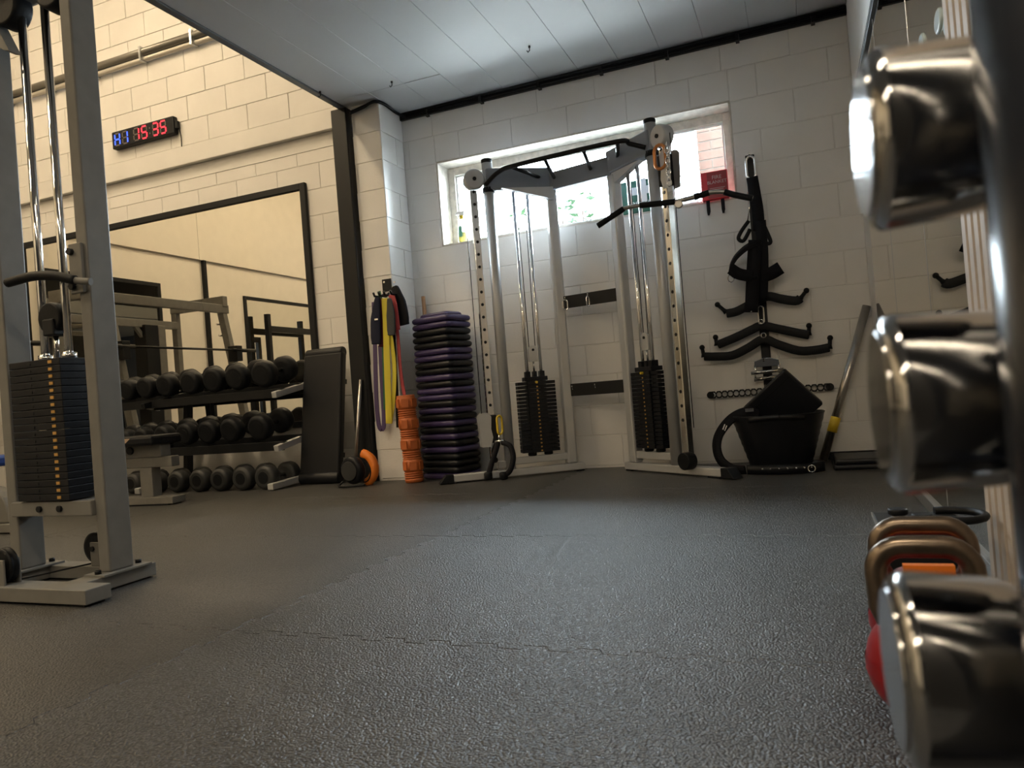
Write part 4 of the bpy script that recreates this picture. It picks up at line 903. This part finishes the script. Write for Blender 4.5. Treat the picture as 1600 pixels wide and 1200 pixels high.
for i, c in enumerate(colors):
    k = ns-1-i; nm = 'purple' if c == 'P' else 'black'
    lb = '%s plastic step platform, %s from the top of the corner stack' % (nm, ORD[i]) if 0 < i < ns-1 else ('purple step platform on top of the corner stack' if i == 0 else 'purple step platform at the bottom of the corner stack')
    t = thing('step_platform', lb, 'step', (ctr.x+random.uniform(-.004, .004), ctr.y+random.uniform(-.004, .004), k*pz), ang+R(random.uniform(-.8, .8)), group='stacked step platforms')
    for nm_, me in (('rim', step_me[c]), ('tread', top_me[c] if i == 0 else inn_me[c])):
        o = bpy.data.objects.new(nm_, me); COL.objects.link(o); o.parent = t
p0 = WY(656, 470, -.12)
tag(recenter(MB().cyl((p0.x+.02, -.06, 0), (p0.x-.005, -.05, WY(656, 464, -.05).z), .016, n=12).build('broom_stick', M['stick']), (p0.x, -.06, 0)), 'brown wooden handle standing behind the stacked steps', 'stick')

# ------------------------------------------------------------------ attachment rail on the back wall
t = thing('attachment_rail', 'black steel wall rail with pegs holding the cable attachments', 'rail', (-.24, 0, 1.3))
ra, rb = WY(1171, 242, -.01), WY(1197, 606, -.01)
MB().bb((ra.x-.03, -.012, rb.z), (ra.x+.03, -.001, ra.z)).build('strip', M['black_steel'], t, world=True, bevel=.004)
for py in (246, 470, 506, 524, 564, 604):
    q = WY(1171+26*(py-242)/364, py, -.012)
    MB().tube([(q.x, -.01, q.z), (q.x, -.075, q.z), (q.x, -.085, q.z+.012)], .006, 8).build('peg', M['chrome_used'], t, world=True)
def gripbar(name, label, pts, y, ends):
    tt = thing(name, label, 'grip bar', WY(*pts[len(pts)//2], y))
    path = [WY(*q, y) for q in pts]
    MB().strap(smooth_path(path, 4), (0, 0, 1), .058, .035).build('bar', M['rubber'], tt, world=True, bevel=.008)
    for a, b in ends:
        A, B = WY(*a, y), WY(*b, y); MB().tube([A, (A*2+B)/3, B], .014, 8, rs=[.020, .013, .013]).ball(B, .019).build('hooked_end', M['rubber'], tt, world=True)
    return tt
gripbar('grip_bar', 'black curved grip bar, topmost on the wall rail behind the straps', [(1135, 490), (1150, 487), (1166, 479), (1182, 470), (1200, 463), (1220, 467), (1243, 470), (1251, 466)], -.06, [((1135, 488), (1121, 476)), ((1250, 467), (1260, 454))])
gb2 = gripbar('grip_bar', 'black shallow grip bar with ball ends, second on the wall rail', [(1121, 539), (1150, 527), (1175, 515), (1190, 509), (1212, 513), (1240, 519), (1265, 524)], -.045, [((1120, 540), (1118, 527)), ((1264, 524), (1264, 509))])
gb3 = gripbar('grip_bar', 'widest black grip bar with ball ends, lowest on the wall rail', [(1100, 557), (1120, 557), (1145, 555), (1170, 543), (1193, 530), (1215, 538), (1248, 548), (1275, 547), (1296, 543)], -.065, [((1100, 558), (1097, 543)), ((1296, 545), (1297, 528))])
for g_, px, py, y_ in ((gb2, 1189, 503, -.065), (gb3, 1193, 524, -.088)):
    q = WY(px, py, y_); MB().tube([q+Vector((.016*math.cos(R(a)), 0, .016*math.sin(R(a)))) for a in range(0, 360, 30)], .0045, 6, closed=True).build('eyelet', M['chrome'], g_, world=True)['label'] = 'chrome eyelet'
# chrome double D handle
c0 = WY(1198, 566, -.06)
t = thing('close_grip_attachment', 'chrome close grip attachment on the wall rail below the grip bars', 'attachment', c0)
q = lambda a, b, y=-.065: WY(a, b, y)
MB().prism([(-.085, -.03), (.085, -.03), (.08, .012), (.02, .03), (-.02, .03), (-.08, .012)], c0, (1, 0, 0), (0, 0, 1), .012).build('yoke', M['chrome'], t, world=True, bevel=.003)
for s in (-1, 1): MB().cyl(c0+Vector((s*.075, -.006, -.02)), c0+Vector((s*.075, -.006, -.075)), .008, n=10).build('side_rod', M['chrome'], t, world=True)
MB().cyl(c0+Vector((-.105, -.02, -.068)), c0+Vector((.105, -.02, -.058)), .013, n=12).build('grip', M['chrome_used'], t, world=True)
MB().cyl(c0+Vector((-.09, .0, -.112)), c0+Vector((.085, .0, -.10)), .013, n=12).build('grip', M['chrome_used'], t, world=True)
for s in (-1, 1): MB().cyl(c0+Vector((s*.08, -.004, -.06)), c0+Vector((s*.08, -.004, -.108)), .007, n=8).build('side_rod', M['chrome'], t, world=True)
# perforated bar
pa, pb = WY(1110, 616, -.03), WY(1297, 606, -.03); L = pb.x-pa.x; zc = (pa.z+pb.z)/2
t = thing('perforated_bar', 'long dark perforated steel bar across the foot of the wall rail', 'bar', (pa.x, -.03, zc))
m = MB(); nh = 20; st = L/nh; hh = .025
for i in range(nh):
    cx = st*(i+.5); k = 12; vs = []
    for y_ in (0, .008):
        vs += [(cx+.0160*math.cos(2*PI*j/k), y_, .0160*math.sin(2*PI*j/k)) for j in range(k)]
        sq = []
        for j in range(k):
            a = 2*PI*j/k; c_, s_ = math.cos(a), math.sin(a); f_ = 1/max(abs(c_), abs(s_)); sq.append((cx+c_*f_*st/2, y_, s_*f_*hh))
        vs += sq
    fs = []
    for j in range(k):
        j2 = (j+1) % k
        fs += [(j, j2, k+j2, k+j), (2*k+j, 3*k+j, 3*k+j2, 2*k+j2), (j, 2*k+j, 2*k+j2, j2), (k+j, k+j2, 3*k+j2, 3*k+j)]
    m.add(vs, fs)
m.build('bar', M['black_satin'], t)
for x in (0, L): MB().ccyl((x, 0, 0), (x, .008, 0), hh, .002).build('round_end', M['black_satin'], t)
# straps hanging from the top peg
tp = WY(1172, 247, -.08)
carabiner('carabiner', 'large chrome carabiner on the top peg of the wall rail', WY(1173, 262, -.08), .15, M['chrome'], (1, 0, 0), wd=.055, r_=.008)
t = thing('nylon_strap', 'black doubled nylon strap with two looped grips on the wall rail', 'strap', WY(1176, 290, -.09))
MB().strap(smooth_path([WY(1175, 277, -.085), WY(1179, 300, -.09), WY(1184, 330, -.09), WY(1186, 360, -.09)], 5), (1, 0, 0), .075, .02).build('webbing', M['fabric'], t, world=True)
for pts in ([(1170, 345), (1158, 362), (1154, 373), (1162, 376), (1172, 358)], [(1190, 345), (1198, 362), (1204, 378), (1197, 379), (1188, 360)]):
    MB().tube(smooth_path([WY(a, b, -.12) for a, b in pts], 5), .013, 8).build('looped_grip', M['rubber'], t, world=True)
MB().tube([WY(1169, 300, -.11), WY(1171, 325, -.115), WY(1168, 345, -.115)], .005, 6).build('chain', M['chrome'], t, world=True)
t = thing('ankle_cuff', 'wide black curved cuff strap looping left on the wall rail', 'strap', WY(1160, 430, -.12))
MB().strap(smooth_path([WY(1185, 378, -.13), WY(1165, 388, -.15), WY(1148, 405, -.16), WY(1142, 424, -.15), WY(1160, 433, -.13), WY(1185, 430, -.14)], 6), [(0, 1, .5)]*31, .085, .02).build('band', M['fabric'], t, world=True)
MB().strap(smooth_path([WY(1142, 420, -.17), WY(1155, 428, -.175), WY(1175, 432, -.17)], 5), (0, 0, 1), .075, .016).build('pad', M['fabric'], t, world=True)
q_ = WY(1142, 435, -.16)
MB().tube([q_+Vector((.02*math.cos(R(a)), 0, .026*math.sin(R(a)))) for a in range(0, 360, 30)], .004, 6, closed=True).build('ring', M['chrome'], t, world=True)
t = thing('ankle_cuff', 'short black cuff strap sticking out right on the wall rail', 'strap', WY(1210, 425, -.1))
MB().strap(smooth_path([WY(1190, 432, -.12), WY(1205, 427, -.12), WY(1220, 418, -.12)], 5), (0, -.2, 1), .085, .02).build('band', M['fabric'], t, world=True)
t = thing('long_strap', 'long narrow black strap hanging straight down the wall rail', 'strap', WY(1177, 440, -.15))
MB().strap(smooth_path([WY(1180, 375, -.155), WY(1177, 420, -.155), WY(1174, 488, -.155)], 5), (1, 0, 0), .085, .014).build('webbing', M['fabric'], t, world=True)
MB().cyl(WY(1174, 487, -.163), WY(1174, 487, -.168), .006, n=8).build('rivet', M['chrome'], t, world=True)
t = thing('long_strap', 'black strap hanging just right of the long narrow one', 'strap', WY(1190, 420, -.12))
MB().strap(smooth_path([WY(1188, 345, -.125), WY(1192, 400, -.125), WY(1191, 470, -.12)], 5), (1, 0, 0), .07, .018).build('webbing', M['fabric'], t, world=True)
carabiner('carabiner', 'slim chrome carabiner above the second grip bar on the wall rail', WY(1189, 492, -.08), .12, M['chrome'], (1, 0, 0), wd=.035, r_=.005)

# ------------------------------------------------------------------ tub, cushion, belts, leaning bar
tc = Vector((-.175, -.44, 0))
t = thing('rubber_tub', 'round black flexible tub on the mats holding gym kit', 'tub', tc)
prof = [(0, .168), (.004, .174)]+[(.02+.3*i/14, .178+.090*(i/14)+(.003 if i % 2 else 0)) for i in range(15)]+[(.335, .272), (.345, .278), (.35, .274), (.345, .266), (.05, .172), (.012, .162), (.012, .0001)]
MB().lathe((0, 0, .001), (0, 0, 1), prof, 40, cap=False).build('body', M['black_plastic'], t)
MB().lathe((0, 0, .001), (0, 0, 1), [(0, .0001), (.001, .168)], 40, cap=False).build('bottom', M['black_plastic'], t)
for s in (-1, 1): MB().strap(smooth_path([(s*.16, -.215, .325), (s*.10, -.26, .335), (0, -.275, .34), (-s*.02, -.275, .34)], 3), (0, 0, 1), .03, .012).build('rim_grip', M['black_plastic'], t)
cq = WY(1222, 634, -.42)
t = thing('square_cushion', 'black square vinyl cushion tilted corner up in the tub', 'cushion', cq)
mm = MB(); rot = Matrix.Rotation(R(12), 3, 'X') @ Matrix.Rotation(R(-41), 3, 'Y')
for s in (0,):
    pass
o = MB().box((0, 0, 0), (.36, .06, .31)).build('cover', M['vinyl'], t, bevel=.011, seg=3); o.data.transform(rot.to_4x4())
o = MB().box((0, -.0305, .0), (.33, .003, .004)).build('seam', M['fabric'], t); o.data.transform((rot @ Matrix.Translation((0, 0, .10)).to_3x3()).to_4x4() @ Matrix.Translation((0, 0, .105)))
bp_ = [(1186, 648), (1165, 644), (1142, 655), (1124, 678), (1120, 700), (1127, 720), (1145, 733), (1165, 735)]
t = thing('dipping_belt', 'black weight belt looping out over the left side of the tub', 'belt', WY(1125, 690, -.5))
MB().strap(smooth_path([WY(a, b, -.50-.02*i) for i, (a, b) in enumerate(bp_)], 6), [WY(a_, b_, -.5)-WY(1158, 690, -.5)+Vector((0, .10, 0)) for a_, b_ in [(bp_[k_//6][0], bp_[k_//6][1]) for k_ in range(43)]], .062, .012).build('webbing', M['fabric'], t, world=True)
MB().box(WY(1172, 640, -.5)+Vector((0, -.055, 0)), (.05, .012, .02)).build('buckle', M['chrome'], t, world=True)
for a in ((1131, 667), (1134, 669)): 
    q = WY(*a, -.585); MB().box(q, (.006, .002, .035), Matrix.Rotation(R(25), 3, 'Y')).build('white_stripe', M['white'], t, world=True)
t = thing('lifting_belt', 'black studded lifting belt lying on the mats before the tub', 'belt', (-.13, -.70, 0))
lb_ = smooth_path([(-.36, -.68, .032), (-.27, -.705, .032), (-.13, -.715, .032), (.0, -.69, .032), (.07, -.62, .032)], 6)
MB().strap(lb_, (0, 0, 1), .056, .010).build('webbing', M['vinyl'], t, world=True)
for i in range(7):
    q = lb_[6+i*2]; MB().lathe(q+Vector((0, -.005, .006)), (0, -1, 0), [(0, .006), (.003, .004)], 10).build('stud', M['chrome'], t, world=True)
q = Vector((.0, -.70, .03)); MB().tube([q+Vector((.02*math.cos(R(a)), -.006, .02*math.sin(R(a)))) for a in range(0, 360, 30)], .004, 6, closed=True).build('ring', M['chrome'], t, world=True)
t = thing('folded_mat', 'black folded mat lying on the floor in the right hand corner', 'mat', (.26, -.3, 0))
MB().bb((-.14, -.30, .001), (.16, .10, .03)).build('lower_fold', M['vinyl'], t, bevel=.012)
o = MB().bb((-.13, -.28, .031), (.15, .10, .062)).build('upper_fold', M['vinyl'], t, bevel=.012)
b0, b1 = Vector((.075, -.12, .0)), WY(1354, 478, -.03)
t = thing('steel_tube', 'worn steel tube leaning into the corner behind the tub', 'bar', b0)
MB().cyl(b0+Vector((0, 0, .012)), (b1.x-.0, -.045, b1.z), .026, n=16).build('tube', M['steel'], t, world=True)
dv = (Vector((b1.x, -.045, b1.z))-b0).normalized()
MB().cyl(b0+dv*.20, b0+dv*.30, .031, n=16).build('sleeve', M['yellow'], t, world=True)['label'] = 'yellow sleeve'

# ------------------------------------------------------------------ chrome dumbbells on a black stand, close to the camera
def chrome_db(pl, dl, hr, label, plen=.059):
    c = WD(*pl, dl); ax = Vector((math.cos(R(2.5)), math.sin(R(2.5)), 0))
    d = thing('chrome_dumbbell', label, 'dumbbell', c, 0, 'chrome dumbbells on the stand')
    def head(o, a, s):
        MB().lathe(o, a, [(0, hr*.86), (.0006, hr*.89), (.0022, hr*.945), (.0045, hr*.985), (.0064, hr*.998), (.0070, hr), (.0076, hr*.999), (.0084, hr*.9975), (.03, hr*.968), (plen-.009, hr*.938), (plen-.0075, hr*.935), (plen-.0062, hr*.93), (plen-.002, hr*.90), (plen, hr*.86)], 56).build('head', M['chrome_used'], d, world=True)
        MB().lathe(o+a*.0006, -a, [(0, hr*.84), (.0018, hr*.83), (.0024, hr*.81)], 48).build('end_plate', M['chrome_used'], d, world=True)
    head(c, ax, 1); far = c+ax*(plen*2+.13); head(far, -ax, 1)
    MB().tube([c+ax*(plen-.003), c+ax*(plen+.03), c+ax*(plen+.065), c+ax*(plen+.10), c+ax*(plen+.133)], .014, 16, rs=[.0135, .0145, .0165, .0145, .0135]).build('handle', M['chrome_used'], d, world=True)
    return c, ax, plen
DB = []
for pl, dl, hr, lb in (((1351, 226), .400, .0475, 'polished chrome dumbbell, topmost on the black stand'), ((1378, 632), .400, .0485, 'polished chrome dumbbell, middle one on the black stand'), ((1398, 1042), .395, .0505, 'polished chrome dumbbell, lowest on the black stand')):
    DB.append(chrome_db(pl, dl, hr, lb))
pp = WD(1745, 220, .29); sd = Vector((.122, -.9925, 0))*-1
t = thing('dumbbell_stand', 'black steel stand carrying the chrome dumbbells at the right edge', 'rack', (pp.x, pp.y, 0))
MB().cyl((pp.x, pp.y, .028), (pp.x, pp.y, .99), .045, n=48).build('post', mat('gloss_black', (.010, .012, .018), .24, spec=.6), t, world=True)
for (c_, ax_, p_) in DB:
    q = c_+ax_*(p_+.040); q0 = Vector((pp.x, pp.y, q.z-.024))
    MB().tube([q0, q0+(q-q0).normalized()*.05, q-sd*.022-Vector((0, 0, .026)), q-Vector((0, 0, .024)), q+sd*.022-Vector((0, 0, .012)), q+sd*.026+Vector((0, 0, .006))], .006, 8).build('cradle', M['black_steel'], t, world=True)
MB().bb((pp.x-.10, pp.y-.06, .0), (pp.x+.14, pp.y+.24, .028)).build('base', M['black_steel'], t, world=True, bevel=.006)
MB().ccyl((pp.x, pp.y, .99), (pp.x, pp.y, 1.0), .046, .004).build('post_cap', M['rubber'], t, world=True)

# ------------------------------------------------------------------ kettlebells by the right wall
def kettlebell(x, y, br, hw, ht, label, plate):
    t = thing('kettlebell', label, 'kettlebell', (x, y, 0))
    prof = [(0, br*.62)]+[(br*(1-math.cos(R(a)))*1.0, br*math.sin(R(a))) for a in range(40, 171, 10)]+[(br*1.99, .002)]
    MB().lathe((0, 0, -br*.20*.0), (0, 0, 1), [(max(0.0005, z-br*.0), r_) for z, r_ in prof], 32).build('bell', M['red_paint'], t)
    rt = .0185; hx = hw/2-rt; zt = ht-rt; pts = [(-hx*.78, 0, br*1.62), (-hx*.97, 0, br*1.95), (-hx, 0, zt-.045)]+[(-hx+.042*(1-math.cos(R(a))), 0, zt-.042+.042*math.sin(R(a))) for a in range(15, 91, 15)]
    pts += [(-p_[0], p_[1], p_[2]) for p_ in pts[::-1]]
    MB().tube(pts, rt, 14).build('handle', M['bronze'], t)
    if plate: MB().bb((-.040, -.05, br*1.70), (.046, -.03, br*2.10)).build('orange_plate', M['orange_plain'], t)
    MB().lathe((0, 0, br*1.0), (0, 0, 1), [(-.012, br*1.004), (.012, br*1.004)], 32, cap=False).build('colour_band', M['red_paint'], t)
    return t
kettlebell(.160, -3.93, .100, .182, .315, 'red kettlebell with worn steel handle, nearer of the pair by the mirror', False)
kettlebell(.187, -3.70, .105, .194, .305, 'red kettlebell with orange plate, farther of the pair by the mirror', True)
# black weight block with two knobs and a loop handle
c0 = WD(1437, 812, 1.86)
t = thing('weight_block', 'black block with two black knobs and a loop handle beyond the kettlebells', 'weight', (c0.x, c0.y, 0))
zt = c0.z+.0
MB().bb((-.09, -.10, .0), (.08, .10, zt-.012)).build('body', M['black_satin'], t, bevel=.006)
MB().bb((-.10, -.11, zt-.012), (.09, .11, zt)).build('top_plate', M['black_satin'], t, bevel=.003)
MB().bb((-.103, -.11, zt-.008), (-.100, .11, zt+.001)).build('edge_strip', M['alu'], t)
for x, y in ((-.045, .03), (.0, -.05)):
    MB().cyl((x, y, zt), (x, y, zt+.008), .016, n=14).build('knob_stem', M['chrome'], t); MB().ccyl((x, y, zt+.008), (x, y, zt+.024), .024, .004).build('knob', M['rubber'], t)
MB().tube([(.07+.075*math.cos(R(a)), .01+.075*math.sin(R(a)), zt+.008) for a in range(-110, 111, 20)], .010, 8).build('loop_handle', M['rubber'], t)

# ------------------------------------------------------------------ what the left mirror shows: rack, wall mirrors, column, power rack (virtual y -> -y)
def V(px, py, x): q = WX(px, py, x); return Vector((q.x, -q.y, q.z))
framed_mirror('hall_mirror', 'black framed mirror on the left hall wall behind the squat rack', -2.72, -.9, .4, 2.57, XL, axis='y')
framed_mirror('hall_mirror', 'black framed mirror on the left hall wall behind the power rack', -6.6, -4.42, .4, 2.55, XL, axis='y')
tag(MB().bb((XL+.002, -3.61, 0), (XL+.06, -3.55, 3.02)).build('hall_post', M['black_steel'], bevel=.005), 'black steel post on the left hall wall, seen in the mirror', 'post')
t = thing('squat_rack', 'grey steel squat rack with a racked bar, seen in the wall mirror', 'rack', (-7.2, -1.6, 0))
for y_ in (-.62, -2.35):
    P('base_rail', MB().bb((-8.1, y_-.05, .0), (-6.5, y_+.05, .06)), S, .005)
    P('leaning_upright', MB().bar((-6.72, y_-.03, .06), (-7.06, y_, 2.02), .075, .10, up=(1, 0, 0)), S, .006)
    P('rear_upright', MB().bar((-7.85, y_, .06), (-7.85, y_, 2.08), .075, .09, up=(1, 0, 0)), S, .006)
    P('top_arm', MB().bar((-7.9, y_, 2.10), (-6.98, y_, 2.10), .085, .14), S, .006)
    P('bar_catch', MB().bb((-6.95, y_-.05, 1.30), (-6.80, y_+.05, 1.50)), M['black_satin'], .005)
    for z in (1.0, 1.15, 1.65, 1.8): P('peg', MB().cyl((-6.93+.3*(1-z)*.5, y_+.05, z), (-6.93+.3*(1-z)*.5, y_+.11, z), .012, n=8), M['chrome'])
P('front_rail', MB().bar((-7.02, -.55, 2.00), (-7.02, -2.42, 2.00), .06, .11), S, .006)
P('rear_rail', MB().bar((-7.80, -.6, 1.86), (-7.80, -2.3, 1.86), .06, .10), S, .006)
P('brace', MB().bar((-7.80, -1.62, 1.84), (-7.80, -1.9, 1.5), .05, .05), S, .005)
P('back_panel', MB().bb((-7.92, -1.92, .05), (-7.72, -1.72, 1.84)), M['black_satin'], .005); P('panel_post', MB().bb((-7.92, -2.04, .05), (-7.72, -1.925, 1.84)), S, .005)
tb_ = MB().cyl((-6.82, -.35, 1.44), (-6.82, -2.62, 1.44), .014, n=12).cyl((-6.82, -2.24, 1.44), (-6.82, -2.66, 1.44), .025, n=14).cyl((-6.82, -.74, 1.44), (-6.82, -.32, 1.44), .025, n=14).build('barbell', M['black_steel'])
tag(recenter(tb_, (-6.82, -1.5, 1.44)), 'black empty barbell racked across the grey squat rack', 'barbell')
t = thing('power_rack', 'black power rack with a plate on its side, seen in the wall mirror', 'rack', (-7.9, -5.5, 0))
for x, y_ in ((-8.3, -4.75), (-7.3, -4.95), (-8.3, -6.1), (-7.3, -6.1)):
    P('upright', MB().bb((x-.04, y_-.04, 0), (x+.04, y_+.04, 2.25 if x < -8 else 2.05)), M['black_steel'], .005)
P('cross_rail', MB().bb((-7.34, -6.1, 1.95), (-7.26, -4.95, 2.05)), M['black_steel'], .005); P('cross_rail', MB().bb((-8.34, -6.1, 1.95), (-8.26, -4.75, 2.05)), M['black_steel'], .005)
P('brace', MB().bar((-7.3, -4.98, 1.45), (-7.3, -5.5, 2.0), .06, .06), M['black_steel'], .005)
for y_ in (-4.95, -6.1): P('side_rail', MB().bar((-8.3, y_+.1, .55), (-7.3, y_, .55), .06, .07), M['black_steel'], .005)
t2 = MB().ccyl((-7.24, -4.95, 1.38), (-7.17, -4.95, 1.38), .16, .012).build('weight_disc', M['rubber']); tag(recenter(t2, (-7.2, -4.95, 1.38)), 'round black plate hung on the power rack, seen in the mirror', 'weight plate')
P('storage_peg', MB().cyl((-7.26, -4.95, 1.38), (-7.08, -4.95, 1.38), .02, n=10), M['chrome'])
tag(recenter(MB().cyl((-8.3, -7.1, 0), (-8.44, -7.0, 2.15), .014, n=10).cyl((-8.412, -7.02, 1.72), (-8.44, -7.0, 2.15), .025, n=12).build('barbell', M['steel']), (-8.3, -7.1, 0)), 'steel barbell leaning on the left hall wall, seen in the mirror', 'barbell')
